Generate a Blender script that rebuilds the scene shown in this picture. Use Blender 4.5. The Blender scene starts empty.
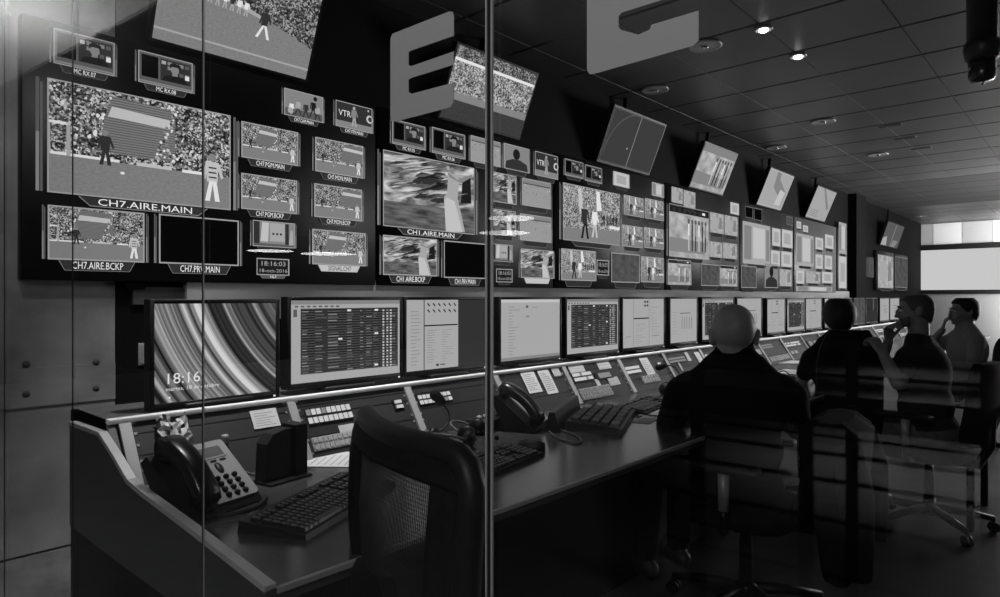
import bpy, bmesh, math, random
from mathutils import Vector as V, Matrix as M4
random.seed(7)
C = bpy.context.scene.collection
PI = math.pi
# ------------------------------------------------------------------ camera geometry
F = 660.0; HZ = 297.0
YAW = math.atan2(600.0, F)
CY, SY = math.cos(YAW), math.sin(YAW)
EYE = 1.30
def ray(u, v):
    a = (u-500.0)/F; b = (HZ-v)/F
    return V((CY+SY*a, SY-CY*a, b))
def at_t(u, v, t): return V((0, 0, EYE))+ray(u, v)*t
def at_y(u, v, y): r = ray(u, v); return at_t(u, v, y/r.y)
def at_x(u, v, x): r = ray(u, v); return at_t(u, v, x/r.x)
def at_z(u, v, z): r = ray(u, v); return at_t(u, v, (z-EYE)/r.z)
def at_pl(u, v, p, n):
    r = ray(u, v); return at_t(u, v, (p-V((0, 0, EYE))).dot(n)/r.dot(n))

# ------------------------------------------------------------------ materials
MATS = {}
def nt(name):
    m = bpy.data.materials.new(name); m.use_nodes = True
    t = m.node_tree; t.nodes.clear()
    o = t.nodes.new('ShaderNodeOutputMaterial'); MATS[name] = m
    return m, t, o
def link(t, a, b): t.links.new(a, b)
def pbr(name, g, rough=.5, metal=0., spec=.5, var=0., vscale=8., bump=0., bscale=60.):
    m, t, o = nt(name)
    p = t.nodes.new('ShaderNodeBsdfPrincipled')
    p.inputs['Base Color'].default_value = (g, g, g, 1)
    p.inputs['Roughness'].default_value = rough; p.inputs['Metallic'].default_value = metal
    p.inputs['Specular IOR Level'].default_value = spec
    tc = t.nodes.new('ShaderNodeTexCoord')
    if var > 0:
        n = t.nodes.new('ShaderNodeTexNoise'); n.inputs['Scale'].default_value = vscale; n.inputs['Detail'].default_value = 6
        r = t.nodes.new('ShaderNodeMapRange'); r.inputs[1].default_value = .3; r.inputs[2].default_value = .7
        r.inputs[3].default_value = g*(1-var); r.inputs[4].default_value = g*(1+var)
        link(t, tc.outputs['Object'], n.inputs['Vector']); link(t, n.outputs['Fac'], r.inputs[0]); link(t, r.outputs[0], p.inputs['Base Color'])
    if bump > 0:
        n2 = t.nodes.new('ShaderNodeTexNoise'); n2.inputs['Scale'].default_value = bscale; n2.inputs['Detail'].default_value = 4
        b = t.nodes.new('ShaderNodeBump'); b.inputs['Strength'].default_value = bump; b.inputs['Distance'].default_value = .004
        link(t, tc.outputs['Object'], n2.inputs['Vector']); link(t, n2.outputs['Fac'], b.inputs['Height']); link(t, b.outputs[0], p.inputs['Normal'])
    link(t, p.outputs[0], o.inputs[0]); return m
SCR = 1.3
def emi(name, g, s=None):
    m, t, o = nt(name)
    e = t.nodes.new('ShaderNodeEmission'); e.inputs[0].default_value = (g, g, g, 1); e.inputs[1].default_value = SCR if s is None else s
    link(t, e.outputs[0], o.inputs[0]); return m
def emi_tex(name, build):
    m, t, o = nt(name)
    e = t.nodes.new('ShaderNodeEmission'); e.inputs[1].default_value = SCR
    tc = t.nodes.new('ShaderNodeTexCoord')
    col = build(t, tc.outputs['UV']); link(t, col, e.inputs[0]); link(t, e.outputs[0], o.inputs[0]); return m
def ramp(t, src, stops, const=False):
    r = t.nodes.new('ShaderNodeValToRGB')
    if const: r.color_ramp.interpolation = 'CONSTANT'
    el = r.color_ramp.elements
    while len(el) < len(stops): el.new(.5)
    for e, (p, g) in zip(el, stops): e.position = p; e.color = (g, g, g, 1)
    link(t, src, r.inputs[0]); return r.outputs[0]
def crowd(scale, stops):
    def b(t, uv):
        v = t.nodes.new('ShaderNodeTexVoronoi'); v.inputs['Scale'].default_value = scale
        link(t, uv, v.inputs['Vector'])
        s = t.nodes.new('ShaderNodeSeparateColor'); link(t, v.outputs['Color'], s.inputs[0])
        n = t.nodes.new('ShaderNodeTexNoise'); n.inputs['Scale'].default_value = scale*.12; link(t, uv, n.inputs['Vector'])
        a = t.nodes.new('ShaderNodeMath'); a.operation = 'ADD'; link(t, s.outputs[0], a.inputs[0])
        k = t.nodes.new('ShaderNodeMath'); k.operation = 'MULTIPLY_ADD'; k.inputs[1].default_value = .9; k.inputs[2].default_value = -.45
        link(t, n.outputs['Fac'], k.inputs[0]); link(t, k.outputs[0], a.inputs[1])
        return ramp(t, a.outputs[0], stops)
    return b
def noisy(sx, sy, stops, detail=3, rot=0, dist=0):
    def b(t, uv):
        mp = t.nodes.new('ShaderNodeMapping'); mp.inputs['Scale'].default_value = (sx, sy, 1); mp.inputs['Rotation'].default_value = (0, 0, rot)
        link(t, uv, mp.inputs[0])
        n = t.nodes.new('ShaderNodeTexNoise'); n.inputs['Scale'].default_value = 1; n.inputs['Detail'].default_value = detail
        n.inputs['Distortion'].default_value = dist
        link(t, mp.outputs[0], n.inputs['Vector']); return ramp(t, n.outputs['Fac'], stops)
    return b
def wavy(scale, stops, direction='Y', rot=0):
    def b(t, uv):
        mp = t.nodes.new('ShaderNodeMapping'); mp.inputs['Rotation'].default_value = (0, 0, rot); link(t, uv, mp.inputs[0])
        w = t.nodes.new('ShaderNodeTexWave'); w.bands_direction = direction; w.inputs['Scale'].default_value = scale
        w.inputs['Distortion'].default_value = .6; w.inputs['Detail Scale'].default_value = 3
        link(t, mp.outputs[0], w.inputs['Vector']); return ramp(t, w.outputs['Fac'], stops)
    return b
def rings(t, uv):
    d = t.nodes.new('ShaderNodeVectorMath'); d.operation = 'DISTANCE'; d.inputs[1].default_value = (2.77, 1.85, 0); link(t, uv, d.inputs[0])
    cb = t.nodes.new('ShaderNodeCombineXYZ'); link(t, d.outputs['Value'], cb.inputs[0])
    n = t.nodes.new('ShaderNodeTexNoise'); n.inputs['Scale'].default_value = 9; n.inputs['Detail'].default_value = 4; n.inputs['Roughness'].default_value = .66
    link(t, cb.outputs[0], n.inputs['Vector'])
    c = ramp(t, n.outputs['Fac'], [(.40, .015), (.5, .2), (.6, .6)])
    dv = t.nodes.new('ShaderNodeMath'); dv.operation = 'MULTIPLY'; dv.inputs[1].default_value = .25; link(t, d.outputs['Value'], dv.inputs[0])
    msk = ramp(t, dv.outputs[0], [(0, .4), (.462, .45), (.485, .5), (.50, .1), (.528, .1), (.536, .95), (.558, .9), (.565, .10), (.598, .12), (.606, 1.), (.735, .8), (.742, .35), (.772, .3), (.78, .62)])
    mx = t.nodes.new('ShaderNodeMix'); mx.data_type = 'RGBA'; mx.blend_type = 'MULTIPLY'; mx.inputs[0].default_value = 1
    link(t, c, mx.inputs[6]); link(t, msk, mx.inputs[7]); return mx.outputs[2]

emi('p_white', .66); emi('p_light', .33); emi('p_mid', .20); emi('p_grey', .09); emi('p_dark', .028); emi('p_black', .002); emi('p_pale', .46)
emi('p_text', .75); emi('p_line', .30); emi('p_hair', .012)
emi_tex('p_crowd', crowd(58, [(.1, .012), (.45, .07), (.7, .22), (1., .6)]))
emi_tex('p_crowd_dim', crowd(70, [(.1, .012), (.5, .06), (.95, .34)]))
emi_tex('p_crowd_lit', crowd(52, [(.1, .04), (.45, .18), (.95, .5)]))
emi_tex('p_pitch', noisy(30, 60, [(.3, .16), (.7, .21)]))
emi_tex('p_pitch_lit', noisy(18, 40, [(.3, .22), (.7, .32)]))
emi_tex('p_pitch_dim', noisy(40, 40, [(.3, .03), (.7, .05)]))
emi_tex('p_seats', wavy(13, [(.2, .09), (.6, .18)], 'Y'))
emi_tex('p_blur', noisy(2.2, 7.5, [(.34, .03), (.46, .14), (.56, .34), (.68, .62)], 3, .45, .8))
emi_tex('p_blur_low', noisy(3, 16, [(.3, .03), (.7, .16)], 3, -.1))
emi_tex('p_rings', rings)
emi_tex('p_haze', noisy(3, 4, [(.3, .22), (.7, .46)], 2))
emi_tex('p_haze_dim', noisy(3, 4, [(.3, .05), (.7, .09)], 2))
emi_tex('p_rows', wavy(10, [(.35, .012), (.75, .06)], 'Y'))

pbr('wall_dark', .004, .8, spec=.15); pbr('wall_black', .006, .6)
pbr('wall_grey', .36, .7, var=.06)
pbr('concrete', .25, .85, spec=.2, var=.35, vscale=5, bump=.35, bscale=25)
pbr('concrete_low', .24, .85, spec=.2, var=.45, vscale=9, bump=.5, bscale=30)
pbr('hole', .07, .9)
pbr('ceiling_metal', .10, .40, metal=.25, var=.16, vscale=2.2)
pbr('ceiling_dark', .05, .6)
pbr('void', .002, .9)
pbr('floor_mat', .055, .42, var=.45, vscale=3.5, bump=.15, bscale=14)
pbr('hall_floor', .42, .6, var=.15)
pbr('soffit', .75, .8)
pbr('white_wall', .30, .8); pbr('grey_panel', .52, .8); pbr('white_panel', .88, .8)
pbr('plastic_black', .006, .45, spec=.25); pbr('plastic_dark', .012, .45, spec=.35); pbr('plastic_gloss', .007, .25)
pbr('plastic_grey', .09, .45); pbr('plastic_silver', .36, .4, metal=.3); pbr('phone_face', .3, .45)
pbr('keycap', .012, .35, spec=.6); pbr('key_legend', .3, .5)
pbr('fabric_black', .005, .85, spec=.15, bump=.2, bscale=300); pbr('mesh_black', .011, .6)
pbr('worktop', .055, .2, spec=.8, var=.15, vscale=20); pbr('edge_light', .8, .4); pbr('edge_dark', .06, .3)
pbr('panel_grey', .07, .5, var=.08, vscale=30); pbr('rack_panel', .03, .42, metal=.2, var=.1, vscale=40); pbr('rack_panel_b', .022, .45, var=.1, vscale=40)
pbr('alu', .55, .35, metal=.4); pbr('alu_dark', .36, .4, metal=.15); pbr('end_panel', .05, .45)
pbr('paper', .55, .8); pbr('paper_grey', .45, .8); pbr('ink', .25, .8)
pbr('chrome', .7, .15, metal=1.); pbr('screw', .6, .3, metal=.8)
pbr('skin', .24, .5, spec=.35, var=.08, vscale=30); pbr('skin_dark', .2, .5, spec=.35, var=.1, vscale=30); pbr('skin_pale', .5, .55, spec=.3)
pbr('hair', .010, .6, spec=.3); pbr('hair_grey', .05, .65)
pbr('cloth_black', .005, .9, spec=.1, bump=.25, bscale=90); pbr('cloth_dark', .024, .9, spec=.1, bump=.25, bscale=90)
pbr('cloth_grey', .2, .9, spec=.1, bump=.25, bscale=90); pbr('denim', .12, .85, spec=.1, var=.25, vscale=26, bump=.5, bscale=40)
pbr('eye_white', .6, .3); pbr('shoe', .02, .5)
pbr('vinyl', .30, .7, spec=.2); pbr('rail_black', .006, .5)
pbr('seal', .012, .4)
emi('lit_button', .5); emi('dim_button', .2); emi('lamp', 1., 14.); emi('hall_lamp', 1., 9.); emi('led', .6)
emi('board_glow', .50); 
def glass():
    m, t, o = nt('glass')
    g = t.nodes.new('ShaderNodeNewGeometry')
    d = t.nodes.new('ShaderNodeVectorMath'); d.operation = 'DOT_PRODUCT'
    link(t, g.outputs['Normal'], d.inputs[0]); link(t, g.outputs['Incoming'], d.inputs[1])
    def mth(op, a, b=None):
        n = t.nodes.new('ShaderNodeMath'); n.operation = op
        for i, x in enumerate((a, b)):
            if x is None: continue
            if isinstance(x, (int, float)): n.inputs[i].default_value = x
            else: link(t, x, n.inputs[i])
        return n.outputs[0]
    c = mth('ABSOLUTE', d.outputs['Value'])
    k = mth('POWER', mth('SUBTRACT', 1., c), 5.)
    r = mth('MULTIPLY_ADD', k, .42); t.nodes[-1].inputs[2].default_value = .035
    tr = t.nodes.new('ShaderNodeBsdfTransparent'); tr.inputs[0].default_value = (.97, .97, .97, 1)
    gl = t.nodes.new('ShaderNodeBsdfGlossy'); gl.inputs['Roughness'].default_value = 0
    mx = t.nodes.new('ShaderNodeMixShader'); link(t, r, mx.inputs[0]); link(t, tr.outputs[0], mx.inputs[1]); link(t, gl.outputs[0], mx.inputs[2])
    link(t, mx.outputs[0], o.inputs[0])
glass()

# ------------------------------------------------------------------ mesh builder
class MB:
    def __init__(s): s.v = []; s.f = []; s.m = []; s.uv = []; s.sm = []
    def face(s, pts, mat, uv=None, smooth=False):
        n = len(s.v); s.v += [V(p) for p in pts]; s.f.append(list(range(n, n+len(pts)))); s.m.append(mat); s.uv.append(uv); s.sm.append(smooth)
    def grid(s, rows, mat, close_u=False, smooth=True, cap=False):
        n = len(s.v); R = len(rows); K = len(rows[0])
        for r in rows: s.v += [V(p) for p in r]
        for i in range(R-1):
            for j in range(K if close_u else K-1):
                j2 = (j+1) % K
                s.f.append([n+i*K+j, n+i*K+j2, n+(i+1)*K+j2, n+(i+1)*K+j]); s.m.append(mat); s.uv.append(None); s.sm.append(smooth)
        if cap:
            s.f.append([n+j for j in reversed(range(K))]); s.m.append(mat); s.uv.append(None); s.sm.append(False)
            s.f.append([n+(R-1)*K+j for j in range(K)]); s.m.append(mat); s.uv.append(None); s.sm.append(False)
    def hexa(s, p, mat):     # p: 8 points, bottom loop then top loop
        n = len(s.v); s.v += [V(q) for q in p]
        for f in ((3, 2, 1, 0), (4, 5, 6, 7), (0, 1, 5, 4), (1, 2, 6, 5), (2, 3, 7, 6), (3, 0, 4, 7)):
            s.f.append([n+k for k in f]); s.m.append(mat); s.uv.append(None); s.sm.append(False)
    def box(s, a, b, mat):
        (x0, y0, z0), (x1, y1, z1) = a, b
        s.hexa([(x0, y0, z0), (x1, y0, z0), (x1, y1, z0), (x0, y1, z0), (x0, y0, z1), (x1, y0, z1), (x1, y1, z1), (x0, y1, z1)], mat)
    def obox(s, o, U, W, N, mat):   # corner o and three edge vectors
        o, U, W, N = V(o), V(U), V(W), V(N)
        s.hexa([o, o+U, o+U+W, o+W, o+N, o+U+N, o+U+W+N, o+W+N], mat)
    def bbox(s, a, b, mat, bev=.004, seg=2):    # bevelled box
        bm = bmesh.new(); bmesh.ops.create_cube(bm, size=1)
        a, b = V(a), V(b); c = (a+b)/2; d = b-a
        for q in bm.verts: q.co = V((q.co.x*d.x, q.co.y*d.y, q.co.z*d.z))+c
        bmesh.ops.bevel(bm, geom=list(bm.edges), offset=bev, segments=seg, affect='EDGES', profile=.5)
        s.addbm(bm, mat, True)
    def addbm(s, bm, mat, smooth=True):
        n = len(s.v); bm.verts.index_update(); s.v += [q.co.copy() for q in bm.verts]
        for f in bm.faces: s.f.append([n+q.index for q in f.verts]); s.m.append(mat); s.uv.append(None); s.sm.append(smooth)
        bm.free()
    def tube(s, pts, r, mat, n=10, cap=True):
        pts = [V(p) for p in pts]; rows = []; up = None
        for i, p in enumerate(pts):
            d = (pts[min(i+1, len(pts)-1)]-pts[max(i-1, 0)]).normalized()
            if up is None: up = V((0, 0, 1)) if abs(d.z) < .9 else V((1, 0, 0))
            a = d.cross(up).normalized(); b = a.cross(d).normalized(); up = b
            rr = r[i] if isinstance(r, (list, tuple)) else r
            rows.append([p+a*rr*math.cos(2*PI*k/n)+b*rr*math.sin(2*PI*k/n) for k in range(n)])
        s.grid(rows, mat, True, True, cap)
    def lathe(s, prof, mat, n=24, c=(0, 0, 0)):
        c = V(c); s.grid([[c+V((r*math.cos(2*PI*k/n), r*math.sin(2*PI*k/n), z)) for k in range(n)] for r, z in prof], mat, True, True, True)
    def ell(s, c, r, mat, n=16, R=None):
        c = V(c); rows = []
        for i in range(n+1):
            th = PI*i/n; row = []
            for k in range(n*2):
                ph = PI*k/n; p = V((r[0]*max(math.sin(th), 1e-3)*math.cos(ph), r[1]*max(math.sin(th), 1e-3)*math.sin(ph), -r[2]*math.cos(th)))
                row.append(c+(R @ p if R else p))
            rows.append(row)
        s.grid(rows, mat, True, True, True)
    def cap(s, p0, p1, r0, r1, mat, n=12):     # tapered capsule, closed
        p0, p1 = V(p0), V(p1); d = (p1-p0); L = d.length; d = d.normalized() if L > 1e-6 else V((0, 0, 1))
        up = V((0, 0, 1)) if abs(d.z) < .9 else V((1, 0, 0)); a = d.cross(up).normalized(); b = a.cross(d)
        rows = []
        for i in range(6):
            th = PI/2*(1-i/5); rows.append((p0-d*r0*math.sin(th), max(r0*math.cos(th), 1e-4)))
        for i in range(6):
            th = PI/2*i/5; rows.append((p1+d*r1*math.sin(th), max(r1*math.cos(th), 1e-4)))
        s.grid([[c+a*r*math.cos(2*PI*k/n)+b*r*math.sin(2*PI*k/n) for k in range(n)] for c, r in rows], mat, True, True, True)
    def prism(s, pts, axis, mat):    # pts: 3-D loop, axis: extrusion vector
        pts = [V(p) for p in pts]; ax = V(axis); n = len(pts)
        s.face(list(reversed(pts)), mat); s.face([p+ax for p in pts], mat)
        for i in range(n): s.face([pts[i], pts[(i+1) % n], pts[(i+1) % n]+ax, pts[i]+ax], mat)
    def xf(s, m):
        s.v = [m @ p for p in s.v]; return s
    def build(s, name, parent=None, off=None, fix=True):
        me = bpy.data.meshes.new(name); o = V((0, 0, 0)) if off is None else V(off)
        me.from_pydata([tuple(p-o) for p in s.v], [], s.f)
        names = []
        for k in s.m:
            if k not in names: names.append(k)
        for k in names: me.materials.append(MATS[k])
        for p, k, q in zip(me.polygons, s.m, s.sm): p.material_index = names.index(k); p.use_smooth = q
        if any(u is not None for u in s.uv):
            L = me.uv_layers.new(name='UVMap')
            for p, u in zip(me.polygons, s.uv):
                if u is None: continue
                for li, q in zip(p.loop_indices, u): L.data[li].uv = q
        if fix:
            bm = bmesh.new(); bm.from_mesh(me)
            bmesh.ops.remove_doubles(bm, verts=bm.verts, dist=1e-6) if all(u is None for u in s.uv) else None
            if all(u is None for u in s.uv): bmesh.ops.recalc_face_normals(bm, faces=bm.faces)
            bm.to_mesh(me); bm.free()
        ob = bpy.data.objects.new(name, me); C.objects.link(ob)
        if parent is not None: ob.parent = parent
        return ob
def tag(o, label=None, cat=None, group=None, kind=None):
    if label: o['label'] = label
    if cat: o['category'] = cat
    if group: o['group'] = group
    if kind: o['kind'] = kind
    return o
def empty(name, loc, rz, label, cat, group=None):
    o = bpy.data.objects.new(name, None); C.objects.link(o); o.empty_display_size = .05
    o.location = loc; o.rotation_euler = (0, 0, rz); return tag(o, label, cat, group)
def struct(mb, name, parent=None):
    o = mb.build(name, parent)
    if parent is None: o['kind'] = 'structure'
    return o
def text(body, size, frame, x, y, mat, parent, off, name='caption', layer=6, width=None):
    O, U, W, N = frame
    cu = bpy.data.curves.new(name, 'FONT'); cu.body = body; cu.size = size; cu.align_x = 'CENTER'; cu.align_y = 'CENTER'; cu.resolution_u = 2
    ob = bpy.data.objects.new(name, cu); C.objects.link(ob); cu.materials.append(MATS[mat])
    bpy.context.view_layer.update()
    w = ob.dimensions.x
    sx = (width/w) if width and w > 1e-6 else 1.
    un, wn = U.normalized(), W.normalized()
    p = O+U*x+W*y+N*(.0007*layer)-V(off)
    m = M4(((un.x*sx, wn.x, N.x, p.x), (un.y*sx, wn.y, N.y, p.y), (un.z*sx, wn.z, N.z, p.z), (0, 0, 0, 1)))
    me = bpy.data.meshes.new_from_object(ob.evaluated_get(bpy.context.evaluated_depsgraph_get()))
    me.transform(m); bpy.data.objects.remove(ob); me.name = name
    o2 = bpy.data.objects.new(name, me); C.objects.link(o2); o2.parent = parent
    return o2

# ------------------------------------------------------------------ pictures on screens
class Pic:
    def __init__(s, mb, frame): s.mb = mb; s.O, s.U, s.W, s.N = frame; s.asp = s.U.length/max(s.W.length, 1e-6)
    def p(s, x, y, l): return s.O+s.U*x+s.W*y+s.N*(.0007*l)
    def poly(s, pts, mat, l=1):
        s.mb.face([s.p(x, y, l) for x, y in pts], mat, [(x*s.asp, y) for x, y in pts])
    def rect(s, x0, y0, x1, y1, mat, l=1): s.poly([(x0, y0), (x1, y0), (x1, y1), (x0, y1)], mat, l)
    def frame(s, x0, y0, x1, y1, w, mat, l=2):
        wx = w/s.asp
        s.rect(x0, y0, x1, y0+w, mat, l); s.rect(x0, y1-w, x1, y1, mat, l); s.rect(x0, y0, x0+wx, y1, mat, l); s.rect(x1-wx, y0, x1, y1, mat, l)
    def disc(s, cx, cy, r, mat, l=3, n=10, ry=None):
        s.poly([(cx+r/s.asp*math.cos(2*PI*k/n), cy+(ry or r)*math.sin(2*PI*k/n)) for k in range(n)], mat, l)
    def fig(s, cx, y0, h, top='p_white', low='p_light', head='p_mid', l=3, lean=0., spread=.10):
        k = h/s.asp
        s.poly([(cx-k*.06, y0+h*.42), (cx-k*spread-k*.05, y0), (cx-k*spread+k*.05, y0), (cx+k*.02, y0+h*.42)], low, l)
        s.poly([(cx, y0+h*.42), (cx+k*spread-k*.04, y0), (cx+k*spread+k*.06, y0), (cx+k*.09, y0+h*.42)], low, l)
        s.poly([(cx-k*.11, y0+h*.40), (cx+k*.11, y0+h*.40), (cx+k*(.14+lean), y0+h*.82), (cx+k*lean-k*.14, y0+h*.82)], top, l)
        s.poly([(cx-k*.14, y0+h*.8), (cx-k*.2, y0+h*.45), (cx-k*.14, y0+h*.45), (cx-k*.09, y0+h*.8)], top, l)
        s.poly([(cx+k*.14, y0+h*.8), (cx+k*.24, y0+h*.52), (cx+k*.19, y0+h*.48), (cx+k*.07, y0+h*.8)], top, l)
        s.disc(cx+k*lean, y0+h*.91, h*.085, head, l)

def draw(pc, kind):
    R = random.Random(hash(kind) % 1000 if False else sum(map(ord, kind)))
    if kind in ('stadium', 'stadium_r', 'stadium_low'):
        sh = .28 if kind == 'stadium_r' else 0
        pc.rect(0, .30, 1, 1, 'p_crowd', 1); pc.rect(0, 0, 1, .34, 'p_pitch', 1.5)
        pc.poly([(.24+sh, .42), (.66+sh if sh == 0 else 1, .42), (.66+sh if sh == 0 else 1, .93), (.30+sh, .96)], 'p_seats', 2)
        pc.poly([(.29+sh, .76), (.63 if sh == 0 else 1, .74), (.63 if sh == 0 else 1, .83), (.31+sh, .86)], 'p_pale', 3)
        for k in range(34):
            t = k/33; pc.disc(.30+sh-.12*t+R.uniform(-.016, .016), .95-.5*t, R.uniform(.008, .02), R.choice(['p_white', 'p_light', 'p_mid', 'p_dark']), 4, 7)
            if sh == 0: pc.disc(.66-.10*t+R.uniform(-.02, .02), .93-.5*t, R.uniform(.008, .02), R.choice(['p_white', 'p_light', 'p_mid', 'p_dark']), 4, 7)
            if sh == 0 and k < 26: pc.disc(.56+R.uniform(0, .12), .37+R.uniform(0, .16), R.uniform(.008, .018), R.choice(['p_white', 'p_light', 'p_dark']), 4, 7)
        pc.rect(0, .34, .35, .365, 'p_white', 3); pc.rect(.44, .335, .64, .37, 'p_pale', 3); pc.rect(.7, .33, .82, .36, 'p_white', 3)
        if kind == 'stadium':
            pc.rect(0, .615, .105, .64, 'p_white', 5); pc.rect(.085, .34, .105, .64, 'p_light', 5); pc.rect(.0, .34, .01, .62, 'p_light', 5)
            pc.fig(.275, .30, .33, 'p_dark', 'p_dark', 'p_mid', 5)
            pc.fig(.885, .07, .50, 'p_pale', 'p_white', 'p_mid', 5)
            for k in range(3): pc.rect(.862, .31+.05*k, .912, .325+.05*k, 'p_dark', 6)
        else:
            pc.fig(.15, .30, .30, 'p_dark', 'p_dark', 'p_mid', 5); pc.fig(.9, .08, .45, 'p_pale', 'p_white', 'p_mid', 5)
        pc.disc(.365, .245, .02, 'p_white', 5, ry=.014)
    elif kind == 'blur':
        pc.rect(0, 0, 1, 1, 'p_blur', 1); pc.rect(0, 0, 1, .34, 'p_blur_low', 1.5)
        def streak(x, y, L, h, m, l):
            dy = L*.42; pc.poly([(max(x, 0), y), (min(x+L*.5, 1), min(y+dy*.5-h, 1)), (min(x+L, 1), min(y+dy, 1)), (min(x+L*.4, 1), min(y+dy*.45+h, 1))], m, l)
        for k in range(46): streak(R.uniform(0, .7), R.uniform(.36, .93), R.uniform(.12, .35), R.uniform(.008, .02), R.choice(['p_light', 'p_mid', 'p_grey', 'p_pale', 'p_dark']), 1.6+.02*k)
        for k in range(26): streak(R.uniform(.26, .5), R.uniform(.56, .80), R.uniform(.1, .24), R.uniform(.02, .045), R.choice(['p_dark', 'p_hair', 'p_dark', 'p_grey']), 2.6+.01*k)
        for k in range(18): streak(R.uniform(.3, .56), R.uniform(.38, .5), R.uniform(.1, .2), R.uniform(.01, .03), R.choice(['p_dark', 'p_grey']), 2.6+.01*k)
        pc.poly([(.84, .45), (.86, .8), (.96, .85), (.97, .46)], 'p_hair', 2)
        pc.poly([(.66, .0), (.64, .5), (.675, .56), (.69, .86), (.74, .92), (.79, .86), (.82, .78), (.80, .50), (.84, .3), (.89, .02)], 'p_light', 3)
        pc.poly([(.665, .0), (.64, .46), (.68, .5), (.76, .46), (.80, .3), (.86, .02)], 'p_pale', 4)
        pc.poly([(.67, .88), (.80, .78), (.90, .86), (.98, .90), (.97, .86), (.84, .74), (.70, .80)], 'p_mid', 4)
        pc.disc(.735, .90, .05, 'p_mid', 5); pc.disc(.685, .93, .03, 'p_light', 5)
    elif kind == 'studio':
        pc.rect(0, 0, 1, 1, 'p_grey', 1); pc.rect(.06, .22, .36, .92, 'p_black', 2); pc.rect(.40, .22, .97, .92, 'p_dark', 2)
        for i in range(5):
            for j in range(3):
                if R.random() < .75: pc.rect(.42+.11*i, .45+.15*j, .50+.11*i, .56+.15*j, R.choice(['p_mid', 'p_light', 'p_grey']), 3)
        pc.rect(.86, .38, .94, .52, 'p_white', 4)
        pc.poly([(.42, .22), (.48, .38), (.60, .44), (.82, .42), (.92, .22)], 'p_hair', 5); pc.poly([(.60, .34), (.60, .5), (.74, .52), (.74, .36)], 'p_hair', 5.5)
        pc.poly([(.61, .42), (.62, .56), (.71, .56), (.72, .44)], 'p_mid', 5.8); pc.disc(.665, .62, .13, 'p_mid', 6, 12, .15); pc.poly([(.56, .66), (.57, .80), (.66, .86), (.77, .80), (.78, .62), (.74, .72), (.62, .72)], 'p_hair', 7)
        pc.rect(0, .05, 1, .10, 'p_mid', 3)
    elif kind == 'vtr':
        pc.rect(0, 0, 1, 1, 'p_dark', 1); pc.rect(0, 0, 1, .26, 'p_mid', 2); pc.fig(.50, .12, .80, 'p_mid', 'p_light', 'p_light', 3)
        pc.disc(.94, .55, .17, 'p_pale', 3); pc.disc(.95, .55, .10, 'p_dark', 4); pc.disc(.9, .88, .04, 'p_pale', 3)
    elif kind == 'close':
        pc.rect(0, 0, 1, 1, 'p_mid', 1); pc.rect(0, .0, 1, .3, 'p_grey', 2)
        for cx, y, h, a in ((.18, .02, .55, 'p_white'), (.35, .1, .6, 'p_light'), (.55, .05, .62, 'p_dark'), (.74, .12, .72, 'p_hair'), (.86, .05, .6, 'p_light')):
            pc.fig(cx, y, h, a, 'p_dark', 'p_mid', 3, .05, .2)
        pc.disc(.16, .2, .12, 'p_light', 4); pc.disc(.8, .86, .09, 'p_hair', 4)
    elif kind == 'black':
        pc.rect(0, 0, 1, 1, 'p_black', 1)
    elif kind == 'grey':
        pc.rect(0, 0, 1, 1, 'p_haze_dim', 1)
    elif kind == 'person':
        pc.rect(0, 0, 1, 1, 'p_mid', 1); pc.poly([(.05, 0), (.1, .32), (.36, .45), (.64, .45), (.92, .32), (.97, 0)], 'p_dark', 2)
        pc.disc(.5, .66, .22, 'p_hair', 3, 14)
    elif kind == 'room':
        pc.rect(0, 0, 1, 1, 'p_mid', 1); pc.rect(.0, 0, .16, 1, 'p_dark', 2); pc.poly([(.18, .2), (.22, .95), (.38, .95), (.36, .2)], 'p_pale', 2)
        pc.rect(.40, .22, .76, .95, 'p_light', 2); pc.rect(.77, .1, .86, .95, 'p_dark', 2); pc.poly([(.86, .1), (.9, .7), (.96, .7), (.97, .1)], 'p_light', 3)
        pc.rect(0, 0, 1, .12, 'p_grey', 3)
        for k in range(3): pc.disc(.48+.09*k, .52, .05, 'p_dark', 4)
    elif kind in ('duel', 'duel_s'):
        pc.rect(0, .2, 1, 1, 'p_crowd_lit', 1); pc.poly([(0, 0), (1, 0), (1, .28), (0, .22)], 'p_pitch', 2)
        pc.poly([(.27, .52), (.24, .95), (.30, .97), (.34, .6)], 'p_pale', 3); pc.poly([(.57, .60), (.56, .97), (.62, .97), (.66, .62)], 'p_white', 3)
        pc.fig(.36, .06, .66, 'p_dark', 'p_hair', 'p_mid', 4, -.04, .14); pc.fig(.53, .10, .58, 'p_white', 'p_pale', 'p_mid', 5, .03, .12)
        pc.rect(.8, .3, 1, .36, 'p_white', 4)
        for k in range(5): pc.fig(.7+.06*k, .34, .24, R.choice(['p_dark', 'p_grey']), 'p_dark', 'p_grey', 4)
    elif kind in ('team', 'team_s'):
        pc.rect(0, 0, 1, 1, 'p_haze', 1); pc.rect(0, .84, 1, 1, 'p_hair', 2); pc.rect(0, .83, 1, .86, 'p_light', 3)
        for k in range(6): pc.rect(.08+.13*k, .88, .15+.13*k, .95, 'p_dark', 3)
        pc.rect(.82, .90, .9, .95, 'p_white', 4)
        pc.poly([(0, .1), (.9, .1), (.9, .34), (0, .38)], 'p_mid', 2)
        for k in range(6): x = .47+.088*k; a, c = (('p_white', 'p_pale'), ('p_dark', 'p_hair'), ('p_mid', 'p_dark'))[k % 3]; pc.rect(x-.018, .44, x+.018, .68, a, 4); pc.rect(x-.014, .14, x+.014, .45, c, 4); pc.disc(x, .73, .05, 'p_grey', 4)
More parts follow.
